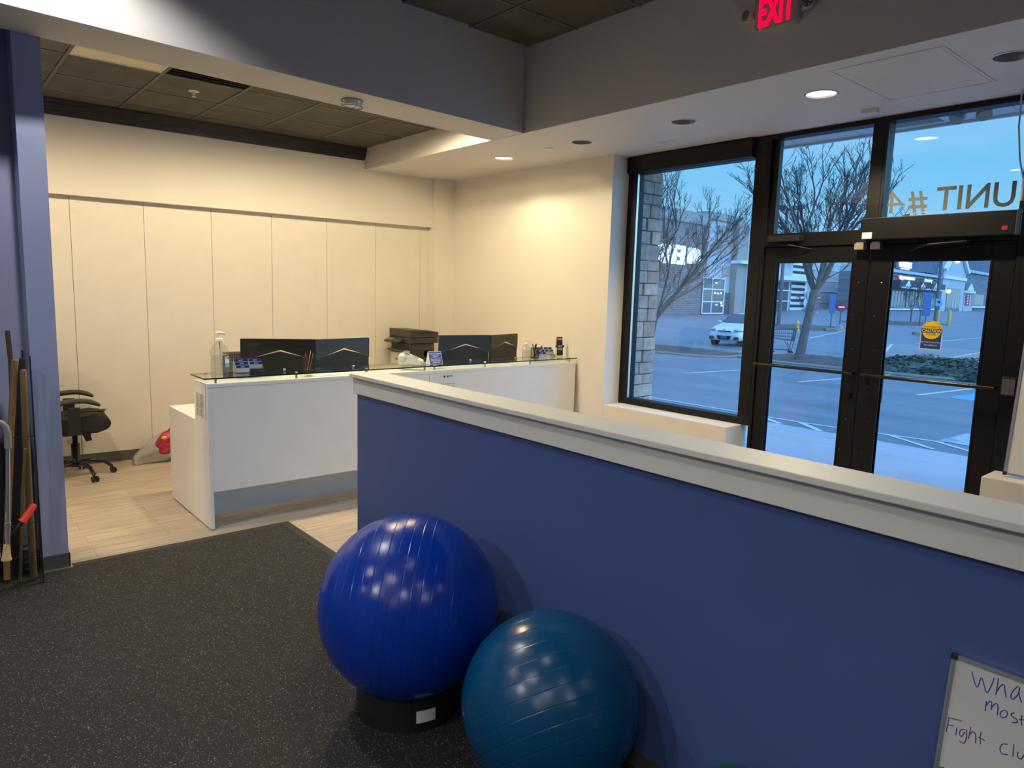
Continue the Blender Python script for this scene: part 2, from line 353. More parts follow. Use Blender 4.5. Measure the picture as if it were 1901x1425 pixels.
MB().prism([(-6, yb(-6)+.092), (4.80, yb(4.80)+.092), (4.80, yb(4.80)+.107), (-6, yb(-6)+.107)], 0, .10).build('baseboard', M['base'], wall_back)
cw = MB()
for a, z0, z1 in ((.060, 3.20, 3.241), (.048, 3.175, 3.20), (.036, 3.155, 3.175), (.024, 3.13, 3.155), (.012, 3.115, 3.13)):
    cw.prism([(-6, yb(-6)-a), (3.928, yb(3.928)-a), (3.928, yb(3.928)-.0005), (-6, yb(-6)-.0005)], z0, z1)
struct(cw.build('trim_2', M['crown']))

struct(MB().box(XW, 4.567, 0, 5.5, 7.099, ZS).build('wall_right', M['white_wall']))
struct(MB().box(XW, 3.19, 0, 5.40, 4.566, .655).build('wall_right', M['white_wall'], bevel=.004))
struct(MB().box(5.045, -5, 0, 5.40, 1.338, .655).build('wall_right', M['white_wall'], bevel=.004))
struct(MB().box(-6.2, -5.2, 0, -6, 7.8, 3.9).build('wall_left', M['blue_grey']))
struct(MB().box(-6, -5.2, 0, 5.5, -5, 3.9).build('wall_front', M['blue_grey']))
struct(MB().box(-6, 7.81, 0, 5.5, 7.95, 3.9).build('wall_rear', M['white_wall']))

# blue stub wall at the left of the opening and the wall it ends
st = MB().box(.487, 4.756, .0, .619, 4.98, ZT+.2); st.box(-6, 4.951, .0, .487, 5.09, ZT+.2)
stub = struct(st.build('wall_left', M['blue_grey']))
b = MB().box(.482, 4.748, .009, .624, 4.7555, .10); b.box(.6195, 4.748, .009, .625, 4.98, .10); b.box(.481, 4.748, .009, .4865, 4.95, .10); b.box(-6, 4.944, .009, .48, 4.9505, .10)
struct(b.build('baseboard_left', M['base']))
e = MB().box(.478, 4.735, .0085, .632, 4.7475, .014); e.box(.6255, 4.7475, .0085, .634, 4.80, .014)
struct(e.build('trim_3', M['silver']))

# half wall with painted cap
hw = struct(MB().box(1.915, -2.5, 0, 2.04, 3.60, 1.20).build('wall_partition', M['blue_wall']))
MB().box(1.899, -2.5, 1.117, 2.058, 3.622, 1.209).build('fascia', M['cap'], hw, bevel=.002)
MB().box(1.880, -2.5, 1.2095, 2.074, 3.632, 1.2316).build('cap', M['cap'], hw, bevel=.003)
struct(MB().box(1.906, -2.5, .009, 1.9145, 3.60, .075).build('baseboard_partition', M['base']))

# ceilings
def cut(o, cyls):
    for x, y, r, z0, z1 in cyls:
        c = MB().at(Tr(x, y, 0)).lathe([(r, z0), (r, z1)], 40).build('cutter', M['white'])
        md = o.modifiers.new('b', 'BOOLEAN'); md.object = c; md.operation = 'DIFFERENCE'; md.solver = 'EXACT'
        bpy.context.view_layer.update()
        me = bpy.data.meshes.new_from_object(o.evaluated_get(bpy.context.evaluated_depsgraph_get()))
        o.modifiers.clear(); o.data = me; bpy.data.objects.remove(c)
CANS = [(4.530, 5.516, 1), (4.504, 4.425, 0), (4.493, 3.357, 0), (4.486, 2.300, 1), (4.488, 1.273, 0)]
lc = MB().prism([(XS, -5), (5.5, -5), (5.5, yb(5.5)+.3), (XS-.007, yb(XS)+.3), (XS-.007, yo(XS)), (XS, ys(XS))], ZS, 3.9)
lc = struct(lc.build('ceiling', M['lowceil'])); cut(lc, [(x, y, .098, 2.9, 3.12) for x, y, _ in CANS])
bm_ = MB().prism([(-6, ys(-6)), (XS-.008, ys(XS-.008)), (XS-.008, yo(XS-.008)), (-6, yo(-6))], ZS, 3.9)
struct(bm_.build('ceiling', M['soffit']))
fc = MB().prism([(XS-.0005, -5), (XS-.0005, ys(XS)-.0005), (-6, ys(-6)-.0005), (-6, ys(-6)-.012), (XS-.012, ys(XS)-.012), (XS-.012, -5)], ZS+.001, ZC)

def tiles(x0, x1, y0f, y1f, z, gx, gy, name, skip=()):
    T = .605; root = struct(MB().prism([(x0, y0f(x0)), (x1, y0f(x1)), (x1, y1f(x1)), (x0, y1f(x0))], z+.02, z+.12).build(name, M['ink']))
    gb = MB()
    i0 = math.ceil((x0-gx)/T); i1 = math.floor((x1-gx)/T)
    ylo = min(y0f(x0), y0f(x1)); yhi = max(y1f(x0), y1f(x1))
    j0 = math.ceil((ylo-gy)/T); j1 = math.floor((yhi-gy)/T)
    for i in range(i0, i1+1): gb.box(gx+i*T-.012, y0f(gx+i*T), z, gx+i*T+.012, y1f(gx+i*T), z+.021)
    for j in range(j0, j1+1): gb.box(x0, gy+j*T-.012, z+.0006, x1, gy+j*T+.012, z+.0205)
    gb.build('grid', M['tbar'], root)
    tb = MB()
    for i in range(i0-1, i1+1):
        for j in range(j0-1, j1+1):
            if (i, j) in skip: continue
            a = max(gx+i*T+.016, x0); b = min(gx+(i+1)*T-.016, x1); c = gy+j*T+.016; d = gy+(j+1)*T-.016
            c = max(c, max(y0f(a), y0f(b))+.003); d = min(d, min(y1f(a), y1f(b))-.003)
            if b > a+.02 and d > c+.02: tb.box(a, c, z+.004, b, d, z+.0195)
    tb.build('tile', M['dark_tile'], root); return root
struct(MB().box(-6.2, -5.2, 3.905, 5.6, 7.95, 4.05).build('ceiling', M['ink']))
main_ceil = tiles(-6, XS-.001, lambda x: -5, lambda x: ys(x)-.001, ZC, 3.339, 3.96, 'ceiling')
off_ceil = tiles(-6, XS-.009, lambda x: yo(x)+.001, lambda x: yb(x)-.001, ZT, .912, 5.85, 'ceiling', skip=((0, -1), (1, -1)))

# ------------------------------------------------------------------ storefront
def shell(name, label=None):
    return None
FX0, FX1 = XG, XG+.11
fr = MB()
fr.box(FX0, 4.460, .656, FX1, 4.5665, 3.018)          # left jamb
fr.box(FX0, 3.126, .656, FX1, 3.232, 3.018)           # mullion window/door
fr.box(FX0, 3.232, .656, FX1, 4.460, .716)            # bottom rail
fr.box(FX0, 3.232, 2.858, FX1, 4.460, 3.018)          # head
w1 = struct(fr.build('window_1', M['frame'], bevel=.003))
MB().box(FX0-.045, 3.24, 2.862, FX0-.001, 4.555, 3.012).build('shade_cassette', M['frame'], w1, bevel=.006)
MB().box(FX0-.004, 4.447, .72, FX0+.02, 4.452, 2.86).build('edge_strip', M['silver'], w1)
MB().box(FX0+.05, 3.232, .716, FX0+.058, 4.460, 2.858).build('pane', M['glass'], w1)
fr = MB()
fr.box(FX0, 3.095, 0, FX1, 3.1255, 3.018); fr.box(FX0, 1.26, 0, FX1, 1.360, 3.018)
fr.box(FX0, 1.360, 2.98, FX1, 3.095, 3.018); fr.box(FX0, 1.360, 2.135, FX1, 3.095, 2.240); fr.box(FX0+.066, 1.360, 2.10, FX1, 3.095, 2.136); fr.box(FX0, 2.225, 2.24, FX1, 2.313, 2.98)
fr.box(FX0, 1.36, 2.24, FX1, 2.225, 2.318); fr.box(FX0, 1.36, 2.318, FX1, 1.378, 2.98); fr.box(FX0, 2.205, 2.318, FX1, 2.225, 2.98)
fr.box(FX0+.03, 3.04, 2.24, FX1-.02, 3.095, 2.98)
w2 = struct(fr.build('window_2', M['frame'], bevel=.003))
MB().box(FX0+.05, 2.313, 2.24, FX0+.058, 3.095, 2.98).build('pane', M['glass'], w2)
MB().box(FX0+.05, 1.378, 2.318, FX0+.058, 2.205, 2.98).build('pane', M['glass'], w2)
gl = MB().text('UNIT #', .222, .0006, frame((FX0+.0615, 1.410, 2.352), (0, 1, 0), (0, 0, 1)), 'LEFT', .012, .90)
gl.text('4', .222, .0006, frame((FX0+.0615, 2.200, 2.352), (0, 1, 0), (0, 0, 1)), 'RIGHT', .0, 1.05)
gl.build('unit_lettering', M['sealant'], w2)
fr = MB()
for y in (-3.2, -1.75, -.3, 1.205): fr.box(FX0, y-.052, .656, FX1, y+.052, 3.018)
fr.box(FX0, -5, .656, FX1, 1.2595, .716); fr.box(FX0, -5, 2.93, FX1, 1.2595, 3.018)
w3 = struct(fr.build('window_3', M['frame'], bevel=.003))
MB().box(FX0+.05, -5, .716, FX0+.058, 1.155, 2.93).build('pane', M['glass'], w3)

def door(name, y0, y1, gy0, gy1, bar0, bar1, hinge):
    d = MB(); x0, x1 = FX0+.015, FX0+.060; z0, z1 = .012, 2.130
    d.box(x0, y0, z0, x1, gy0, z1); d.box(x0, gy1, z0, x1, y1, z1); d.box(x0, gy0, 2.008, x1, gy1, z1); d.box(x0, gy0, z0, x1, gy1, .26)
    o = struct(d.build(name, M['frame2'], bevel=.003))
    b = MB()
    gf = .012
    b.box(x0-.004, gy0-gf, .26-gf, x1+.004, gy0, 2.008+gf); b.box(x0-.004, gy1, .26-gf, x1+.004, gy1+gf, 2.008+gf)
    b.box(x0-.004, gy0, 2.008, x1+.004, gy1, 2.008+gf); b.box(x0-.004, gy0, .26-gf, x1+.004, gy1, .26)
    b.build('glazing_bead', M['frame2'], o)
    MB().box(x0+.018, gy0, .26, x0+.026, gy1, 2.008).build('pane', M['glass'], o)
    p = MB().tube([(5.24, bar0, 1.192), (5.24, bar1, 1.192)], .0135, 12)
    for yy in (bar0, bar1):
        s_ = 1 if yy == bar0 else -1
        p.tube([(5.24, yy+s_*.02, 1.192), (x0, yy+s_*.02, 1.192)], .011, 10)
    p.build('push_bar', mat('bronze_push_bar', (.045, .038, .032), .25, .8), o)
    s = MB(); ry = gy0-.06 if hinge else gy1+.055
    for i, z in enumerate([1.86, 1.62, 1.37, 1.10, .84, .60, .36]):
        yy = ry + (.03 if i % 2 else 0)
        s.at(Tr(x0-.001, yy, z) @ Ry(-PI/2)).lathe([(.0035, 0), (.003, .0012), (.0005, .0018)], 8)
    s.build('screws', M['chrome'], o); return o
dl = door('door_1', 2.263, 3.093, 2.386, 2.985, 2.275, 3.075, True)
dr = door('door_2', 1.364, 2.257, 1.501, 2.107, 1.376, 2.215, False)
k = MB().at(Tr(FX0+.014, 2.318, 1.02) @ Ry(-PI/2)).lathe([(.017, 0), (.016, .008), (.008, .012)], 20); k.build('lock_cylinder', M['frame'], dl)
k = MB().box(FX0+.061, 2.112, .98, FX0+.10, 2.135, 1.30); k.build('pull_handle', M['frame2'], dr, bevel=.01)
# caution decal on the right door pane
F = frame((FX0+.0325, 1.808, 1.502), (0, -1, 0), (0, 0, 1))
dc = MB().at(F); w_, h_ = .068, .098
out = [(-w_, -h_), (w_, -h_), (w_, .035)]+[(w_*math.cos(a*PI/16), .035+.066*math.sin(a*PI/16)) for a in range(1, 16)]+[(-w_, .035)]
dc.prism(out, 0, .0006); dcal = dc.build('caution_decal', M['white_print'], dr)
s = .93; dc = MB().at(F); dc.prism([(x*s, (y+.0)*s) for x, y in out], .0006, .0009); dc.build('decal_field', M['blue_print'], dcal)
dc = MB().at(F @ Tr(0, .035, 0)); dc.lathe([(.0625, .0009), (.0625, .0011)], 48, False); dc.build('decal_ring', M['ink'], dcal)
dc = MB().at(F @ Tr(0, .035, 0)); dc.lathe([(.060, .0011), (.060, .0013)], 48, False); dc.build('decal_disc', M['yellow'], dcal)
dc = MB().at(F); dc.box(-.0665, .018, .0013, .0665, .047, .0015); dc.text('AUTOMATIC', .0185, .0002, Tr(0, .052, .0014)); dc.text('DOOR', .019, .0002, Tr(0, .001, .0014)); dc.build('decal_lettering', M['ink'], dcal)
dc = MB().at(F); dc.text('CAUTION', .0275, .0002, Tr(0, .0225, .0017), bold=.015)
dc.text('ACTIVATE SWITCH', .0145, .0002, Tr(0, -.052, .0011)); dc.text('TO OPERATE', .0145, .0002, Tr(0, -.072, .0011)); dc.build('decal_lettering', M['white_print'], dcal)

# door hardware (bolted on the frames)
t = thing('automatic_door_operator', 'long black operator box above the right door leaf, with folding arm', 'door operator', (5.25, 1.83, 2.157))
MB().box(-.06, -.475, 0, .056, .46, .150).build('housing', M['frame2'], t, bevel=.004)
MB().box(-.07, -.505, -.004, .056, -.4755, .153).build('end_cap', mat('blue_black_end_cap', (.05, .07, .10), .3, .4), t, bevel=.006)
MB().box(-.0615, .375, .006, -.0602, .442, .050).build('label', M['paper'], t)
MB().box(-.0615, -.435, .03, -.0602, -.405, .055).build('label', M['sign_red'], t)
a = MB().tube([(-.02, -.20, -.003), (-.03, -.21, -.03)], .012, 10); a.tube([(-.03, -.21, -.03), (-.04, .02, -.045)], .008, 8); a.tube([(-.04, .02, -.045), (.04, .15, -.075)], .009, 8)
a.build('arm', M['frame'], t)
MB().tube([(-.02, .16, .152), (-.02, .11, .175), (-.02, .06, .172), (-.02, .02, .152)], .003, 6).build('wire', M['cable'], t)
MB().box(-.03, .155, .151, -.01, .18, .165).build('plug', M['ink'], t)
t = thing('door_closer', 'short bronze closer with arm above the left door leaf', 'door closer', (5.29, 2.90, 2.17))
MB().box(-.055, -.135, 0, .017, .13, .045).build('body', mat('bronze_closer', (.03, .026, .024), .4, .3), t, bevel=.006)
a = MB().tube([(-.02, .05, -.001), (-.02, .05, -.02)], .012, 10); a.tube([(-.02, .05, -.02), (-.05, -.05, -.028)], .007, 8); a.tube([(-.05, -.05, -.028), (.02, -.20, -.06)], .006, 8)
a.build('arm', M['frame'], t)
for i, (y, m_, lab) in enumerate(((2.318, mat('brass_lock_face', (.75, .66, .42), .3, .7), 'brass-faced magnetic lock block on the left door leaf, under the header'), (2.205, M['silver'], 'dull steel magnetic lock block on the right door leaf, under the header'))):
    t = thing('magnetic_lock', lab, 'door lock', (5.27, y, 2.095), group='magnetic locks at the meeting stiles')
    MB().box(-.012, -.034, 0, .05, .034, .042).build('lock_body', m_, t, bevel=.002)
    MB().box(-.004, -.026, .0425, .034, .026, .052).build('bracket', M['silver'], t)
t = thing('switch_box', 'black surface-mounted door switch box beside the upright whiteboard', 'switch', (5.28, 1.305, 1.15))
MB().box(-.03, -.045, 0, .027, .045, .125).build('box', M['frame2'], t, bevel=.008)
MB().box(-.034, -.035, .01, -.0305, .035, .112).build('plate', M['pole'], t, bevel=.003)

# ------------------------------------------------------------------ ceiling fittings
def can(x, y, lit, lab):
    t = thing('recessed_downlight', lab, 'ceiling light', (x, y, ZS), group='recessed downlights in the low white ceiling')
    MB().lathe([(.088, .0), (.092, -.004), (.104, -.004), (.106, -.0005), (.097, -.0005), (.094, .006)], 40, True, False).build('trim_ring', M['trimw'], t)
    MB().lathe([(.0935, .0), (.088, .02), (.072, .080), (.066, .092)], 40, True, False).build('reflector', M['reflector'], t)
    if lit:
        MB().lathe([(.0885, .010), (.0885, .013)], 40, False).build('lens', M['lens_on'], t)
    else:
        MB().lathe([(.064, .080), (.064, .083)], 40, False).build('lens', M['diffuser'], t)
    if lit:
        ld = bpy.data.lights.new('downlight_beam', 'SPOT'); ld.energy = SPOT_LOBBY if y > 4 else SPOT_DOORS; ld.color = WARM; ld.spot_size = 2.35 if y > 4 else 2.45; ld.spot_blend = .35; ld.shadow_soft_size = .08
        lo = bpy.data.objects.new('downlight_beam', ld); C.objects.link(lo); lo.parent = t; lo.location = (0, 0, .004)
for (x, y, lit), lab in zip(CANS, ['lit round downlight above the reception desk, nearest the corner', 'unlit round downlight second from the cream corner',
        'unlit round downlight between the corner and the lit one over the doors', 'lit round downlight above the double doors', 'unlit round downlight at the right edge, past the access panel']):
    can(x, y, lit, lab)
def hidden_can(x, y, z, e, lab, grp, mlens, r=.075, size=2.5, blend=.6):
    t = thing('ceiling_spotlight', lab, 'ceiling light', (x, y, z), group=grp)
    MB().lathe([(r, -.001), (r+.004, -.01), (r+.02, -.008), (r+.022, .0)], 32, True, False).build('trim_ring', M['trimw'], t)
    MB().lathe([(r, -.006), (r, -.002)], 32, False).build('lens', mlens, t)
    ld = bpy.data.lights.new('spot_beam', 'SPOT'); ld.energy = e; ld.color = WARM if z < 3.5 else GYM; ld.spot_size = size; ld.spot_blend = blend; ld.shadow_soft_size = .06
    lo = bpy.data.objects.new('spot_beam', ld); C.objects.link(lo); lo.parent = t; lo.location = (0, 0, -.012)
for x, e in ((-1.9, .9), (.3, 1.0), (2.40, 1.08), (3.25, .75)):
    hidden_can(x, 5.17, ZT, SPOT_OFFICE*e*1.35, 'round light in the dark tile ceiling behind the beam, over the desk', 'round lights hidden behind the beam', M['lens_dim'], size=3.12, blend=.33)
for x, y, e in ((.60, 3.75, 1.9), (-1.6, 3.3, .8), (.9, 1.35, .15), (-1.0, 1.2, .9), (-3.2, 1.6, 2.3), (.6, -.9, .2), (-1.5, -1.1, 1), (2.6, -2.2, .15), (.4, -3.0, .8), (-3.6, -1.4, 1.6), (-4.6, 3.4, 1.0)):
    hidden_can(x, y, ZC, SPOT_GYM*e, 'round light in the high dark ceiling of the exercise room', 'round lights in the high ceiling above the camera', M['lens_gym'], .06, 2.40 if x == .60 else 2.28, .45 if x == .60 else .15)

t = thing('troffer_panel', 'unlit cream square light panel set in the dark tile ceiling', 'ceiling light', (1.2145, 5.5475, ZT))
MB().box(-.287, -.287, .006, .287, .287, .012).build('diffuser', M['diffuser'], t)
f2 = MB(); f2.box(-.29, -.29, .002, .29, -.272, .005); f2.box(-.29, .272, .002, .29, .29, .005); f2.box(-.29, -.272, .002, -.272, .272, .005); f2.box(.272, -.272, .002, .29, .272, .005)
f2.build('panel_frame', M['trimw'], t)
t = thing('air_vent', 'black slatted air vent in the dark tile ceiling, behind the beam', 'vent', (1.8195, 5.5475, ZT))
MB().box(-.287, -.287, .012, .287, .287, .019).build('back_plate', M['ink'], t)
s = MB()
for i in range(9): s.at(Tr(0, -.26+i*.065, .006) @ Rx(.6)).box(-.285, -.02, -.001, .285, .02, .001)
s.build('slats', M['tbar'], t)
t = thing('fire_sprinkler', 'silver sprinkler head in the dark tile ceiling', 'sprinkler', (1.833, 6.178, ZT+.004))
MB().lathe([(.040, -.0005), (.038, -.006), (.026, -.008), (.024, -.0005)], 28, True, False).build('escutcheon', M['chrome'], t)
MB().lathe([(.008, 0), (.008, -.03), (.002, -.035), (.002, -.042), (.018, -.043), (.018, -.045)], 16).build('deflector', M['chrome'], t)
t = thing('smoke_detector', 'round detector in a wire guard under the beam', 'detector', (2.437, 4.66, ZS))
MB().lathe([(.055, -.0005), (.057, -.03), (.045, -.04), (.02, -.042)], 32).build('detector_body', M['trimw'], t)
g = MB()
for zz in (-.004, -.048): g.tube([(.075*math.cos(a*PI/16), .075*math.sin(a*PI/16), zz) for a in range(33)], .002, 6, False)
for a in range(4): g.tube([(.075*math.cos(a*PI/2), .075*math.sin(a*PI/2), -.002), (.075*math.cos(a*PI/2), .075*math.sin(a*PI/2), -.05), (.0, 0, -.056)], .002, 6)
g.build('wire_guard', M['pole'], t)
t = thing('sprinkler_cover', 'small flat white sprinkler cover between two downlights', 'sprinkler', (4.489, 4.823, ZS)); MB().lathe([(.037, -.0005), (.036, -.005), (.02, -.006)], 28).build('cover', M['trimw'], t)
tag(MB().box(5.03, 2.185, ZS-.030, 5.085, 2.285, ZS-.0005).build('motion_sensor', M['trimw'], bevel=.004), 'small white box sensor on the ceiling before the transom', 'sensor')
t = thing('ceiling_diffuser', 'tiny white slotted fitting on the ceiling before the left window', 'vent', (4.979, 3.864, ZS))
MB().box(-.03, -.06, -.004, .03, .06, -.0005).build('plate', M['lowceil'], t); s = MB(); [s.box(-.02, -.04+i*.03, -.006, .02, -.03+i*.03, -.0045) for i in range(3)]; s.build('slots', M['trimw'], t)
t = thing('access_panel', 'flush white access panel in the ceiling near the doors', 'access panel', (4.495, 1.76, ZS))
f2 = MB(); a, b = .425, .30
f2.box(-a, -b, -.004, a, -b+.018, -.0005); f2.box(-a, b-.018, -.004, a, b, -.0005); f2.box(-a, -b+.018, -.004, -a+.018, b-.018, -.0005); f2.box(a-.018, -b+.018, -.004, a, b-.018, -.0005)
f2.build('panel_frame', M['lowceil'], t); MB().box(-a+.022, -b+.022, -.0025, a-.022, b-.022, -.0005).build('panel_door', M['lowceil'], t)

# exit sign
t = thing('exit_sign', 'white emergency sign with lit red EXIT letters and two lamp heads', 'exit sign', (XS-.0005, 2.302, 3.275))
F = frame((0, 0, 0), (0, -1, 0), (0, 0, 1))
MB().at(F).prism([(-.120, 0), (.120, 0), (.138, .018), (.138, .184), (.120, .202), (-.120, .202), (-.138, .184), (-.138, .018)], .0, .045).build('housing', mat('grey_white_sign_housing', (.42, .40, .38), .5), t, bevel=.006)
MB().at(F).text('EXIT', .215, .003, Tr(-.004, .026, .0485), 'CENTER', .018, .50).build('lettering', M['red'], t)
MB().at(F).box(-.10, .008, .045, -.094, .013, .047).build('indicator', M['red'], t)
for sx_, zz in ((-1, .105), (1, .085)):
    h = MB().at(F @ Tr(sx_*.187, zz, .045) @ Ry(sx_*.35)); h.lathe([(.020, -.03), (.033, -.015), (.036, .01), (.034, .016), (.030, .016)], 28, True)
    ho = h.build('lamp_head', mat('white_lamp_head', (.50, .47, .45), .4), t)
    h = MB().at(F @ Tr(sx_*.187, zz, .045) @ Ry(sx_*.35)); h.lathe([(.030, .0165), (.029, .019)], 28, False)
    for a in range(6): h.at(F @ Tr(sx_*.187, zz, .045) @ Ry(sx_*.35) @ Tr(.017*math.cos(a*PI/3), .017*math.sin(a*PI/3), .02)).lathe([(.007, 0), (.004, .003)], 10)
    h.build('lens', mat('lamp_lens', (.30, .31, .29), .15, .5), ho)
    MB().at(F).tube([(sx_*.143, zz-.02, .02), (sx_*.165, zz-.015, .025)], .012, 10).build('arm', M['trimw'], t)

# ================================================================== RECEPTION DESK
t = thing('reception_desk', 'long white two-level reception desk with glass shelf top', 'desk', (0, 0, 0))
e = MB().at(frame((1.493, 0, 0), (0, 1, 0), (0, 0, 1)))
e.prism([(4.933, .012), (5.900, .012), (5.900, .7255), (5.232, .7255), (5.232, 1.0115), (4.933, 1.0115)], 0, .025); e.build('end_panel', M['white'], t, bevel=.0015)
MB().box(1.5185, 4.934, .275, 3.300, 4.955, 1.0115).build('front_panel', M['white'], t, bevel=.001)
MB().box(3.303, 4.934, .275, 3.343, 4.955, 1.0115).build('front_panel', M['white'], t, bevel=.001)
MB().box(3.346, 4.934, .275, 5.06, 4.955, 1.0115).build('front_panel', M['white'], t, bevel=.001)
MB().box(1.519, 5.219, .022, 5.06, 5.24, .7).build('kick_panel', M['white'], t)
MB().box(1.519, 5.2105, .752, 5.06, 5.232, 1.0115).build('rear_panel', M['white'], t)
MB().box(1.4925, 4.931, 1.012, 3.32, 5.232, 1.037).build('counter_top', M['white'], t, bevel=.001)
MB().box(3.322, 4.931, 1.012, 5.07, 5.232, 1.037).build('counter_top', M['white'], t, bevel=.001)
MB().box(1.4925, 5.2325, .726, 5.07, 5.902, .7515).build('work_top', M['white'], t, bevel=.001)
MB().box(5.03, 4.956, .0, 5.062, 5.90, .7255).build('end_panel', M['white'], t)
MB().box(3.30, 5.241, .0, 3.325, 5.86, .7255).build('divider', M['white'], t)
t = thing('glass_shelf', 'clear glass shelf on steel standoffs above the reception counter', 'glass shelf', (0, 0, 1.037))
for x0, x1 in ((1.470, 3.315), (3.319, 5.066)):
    MB().box(x0+.002, 4.922, .033, x1-.002, 5.223, .0425).build('glass_pane', M['counter_glass'], t)
    e = MB(); e.box(x0, 4.9195, .033, x1, 4.9218, .0425); e.box(x0, 5.2232, .033, x1, 5.2255, .0425); e.box(x0, 4.9218, .033, x0+.002, 5.2232, .0425); e.build('glass_edge', M['glass_edge'], t)
for x in (1.56, 2.14, 2.72, 3.27, 3.37, 3.92, 4.47, 5.0):
    for y in (4.965, 5.185):
        MB().at(Tr(x, y, 0)).lathe([(.0095, .0005), (.0095, .0325)], 16).build('standoff', M['chrome'], t)
        MB().at(Tr(x, y, 0)).lathe([(.011, .043), (.011, .048), (.006, .05)], 16).build('standoff_cap', M['chrome'], t)
G = 1.0800
# papers
t = thing('policy_notice', 'white paper notice taped to the front of the desk', 'notice', (3.497, 4.9335, .735))
F = frame((0, 0, 0), (1, 0, 0), (0, 0, 1))
MB().at(F).box(-.108, 0, .0003, .108, .285, .0008).build('sheet', M['paper'], t)
q = MB().at(F); q.text('MVPT', .026, .0001, Tr(.012, .235, .0010), bold=.02); q.build('logo_text', M['ink'], t)
MB().at(F).prism([(-.052, .235), (-.034, .235), (-.034, .253), (-.052, .253)], .0009, .0011).build('logo_mark', M['ink'], t); q = MB().at(F)
q.text('Missed Appointment', .0165, .0001, Tr(0, .175, .0010)); q.text('Cancellation Policy', .0165, .0001, Tr(0, .150, .0010))
for i in range(6): q.box(-.08, .12-i*.015, .0009, .08-.01*(i % 3), .123-i*.015, .0011)
q.build('lettering', M['ink'], t)
t = thing('posted_schedule', 'crumpled sheet with printed grid taped on the end of the desk', 'notice', (1.4920, 5.09, .79))
F = frame((0, 0, 0), (0, -1, 0), (0, 0, 1)); q = MB().at(F)
vs = []; fs = []
for j in range(9):
    for i in range(9):
        a = -.118+.236*i/8; b = .232*j/8; vs.append((a, b, .0012+.0018*abs(noise.noise(Vector((a*30, b*9, 3))))))
for j in range(8):
    for i in range(8): k = j*9+i; fs.append((k, k+1, k+10, k+9))
q.add(vs, fs, True); q.build('sheet', M['paper'], t)
q = MB().at(F)
for i in range(2):
    for j in range(3):
        x0 = -.085+i*.085; z0 = .012+j*.055
        for k in range(5): q.box(x0, z0+k*.009, .0032, x0+.065-.01*((k+j) % 3), z0+k*.009+.004, .0035)
        q.box(x0-.004, z0-.006, .0032, x0+.074, z0-.004, .0035); q.box(x0+.074, z0-.006, .0032, x0+.076, z0+.047, .0035)
q.build('printing', mat('grey_ink', (.22, .2, .19), .6), t)
for (x, y, rz, lab) in ((2.40, 5.075, .05, 'paper sheet lying on the counter beneath the glass, behind the pen cup'), (4.38, 5.06, -.08, 'paper sheet lying on the counter beneath the glass, left of the clear bottle')):
    tag(MB().at(Tr(x, y, 1.0375) @ Rz(rz)).box(-.11, -.075, 0, .11, .075, .003).build('paper_sheet', M['paper']), lab, 'paper')

# hand sanitizer bottles
def bottle(name, lab, x, y, z, s, label_c=True, rz=0):
    t = thing(name, lab, 'bottle', (x, y, z), rz, 'clear pump bottles on the glass shelf')
    MB().lathe([(a*s, b*s) for a, b in [(.058, 0), (.062, .008), (.062, .05), (.057, .056), (.062, .062), (.061, .11), (.056, .118), (.062, .126), (.063, .15), (.055, .185), (.036, .212), (.024, .222), (.024, .232)]], 28).build('bottle_body', M['bottle'], t)
    MB().lathe([(a*s, b*s) for a, b in [(.054, .006), (.056, .06), (.055, .115), (.054, .135)]], 24).build('gel', glassmat('clear_gel', (.955, .96, .95), 1.36), t)
    p = MB().lathe([(a*s, b*s) for a, b in [(.026, .228), (.026, .25), (.016, .256), (.0065, .257), (.0065, .285)]], 20)
    p.tube([(-.028*s, 0, .288*s), (.0, 0, .290*s), (.03*s, 0, .288*s), (.048*s, 0, .280*s)], [.007*s, .010*s, .008*s, .005*s], 10); p.build('pump', mat('white_pump', (.78, .77, .72), .4), t)
    MB().tube([(0, 0, .228*s), (.012*s, 0, .02*s)], .005*s, 8).build('dip_tube', M['trimw'], t)
    if label_c:
        q = MB(); r = .0632*s; vs = []; fs = []
        for i in range(9):
            a = -1.45+i*.13; vs += [(r*math.cos(a), r*math.sin(a), .052*s), (r*math.cos(a), r*math.sin(a), .125*s)]
        fs = [(2*i, 2*i+2, 2*i+3, 2*i+1) for i in range(8)]; q.add(vs, fs, True); lo = q.build('label', M['paper'], t)
        q = MB(); r *= 1.004; vs = []
        for i in range(9):
            a = -1.45+i*.13; vs += [(r*math.cos(a), r*math.sin(a), .056*s), (r*math.cos(a), r*math.sin(a), .078*s)]
        q.add(vs, fs, True); q.build('label_band', mat('sky_blue_print', L(90, 170, 225), .5), lo)
        q = MB(); q.at(frame((r*math.cos(-.93), r*math.sin(-.93), .108*s), (math.sin(.93), math.cos(.93), 0), (0, 0, 1))); q.text('Purell', .024*s, .0004, Tr(0, 0, .0018), bold=.02); q.build('label_text', M['navy'], lo)
    return t
bottle('sanitizer_bottle', 'tall clear hand sanitizer pump bottle at the left end of the shelf', 1.650, 5.15, G, 1.0, rz=.15)
bottle('sanitizer_bottle', 'small clear pump bottle beside the black pen cup at the right', 4.515, 5.08, G, .62, False)

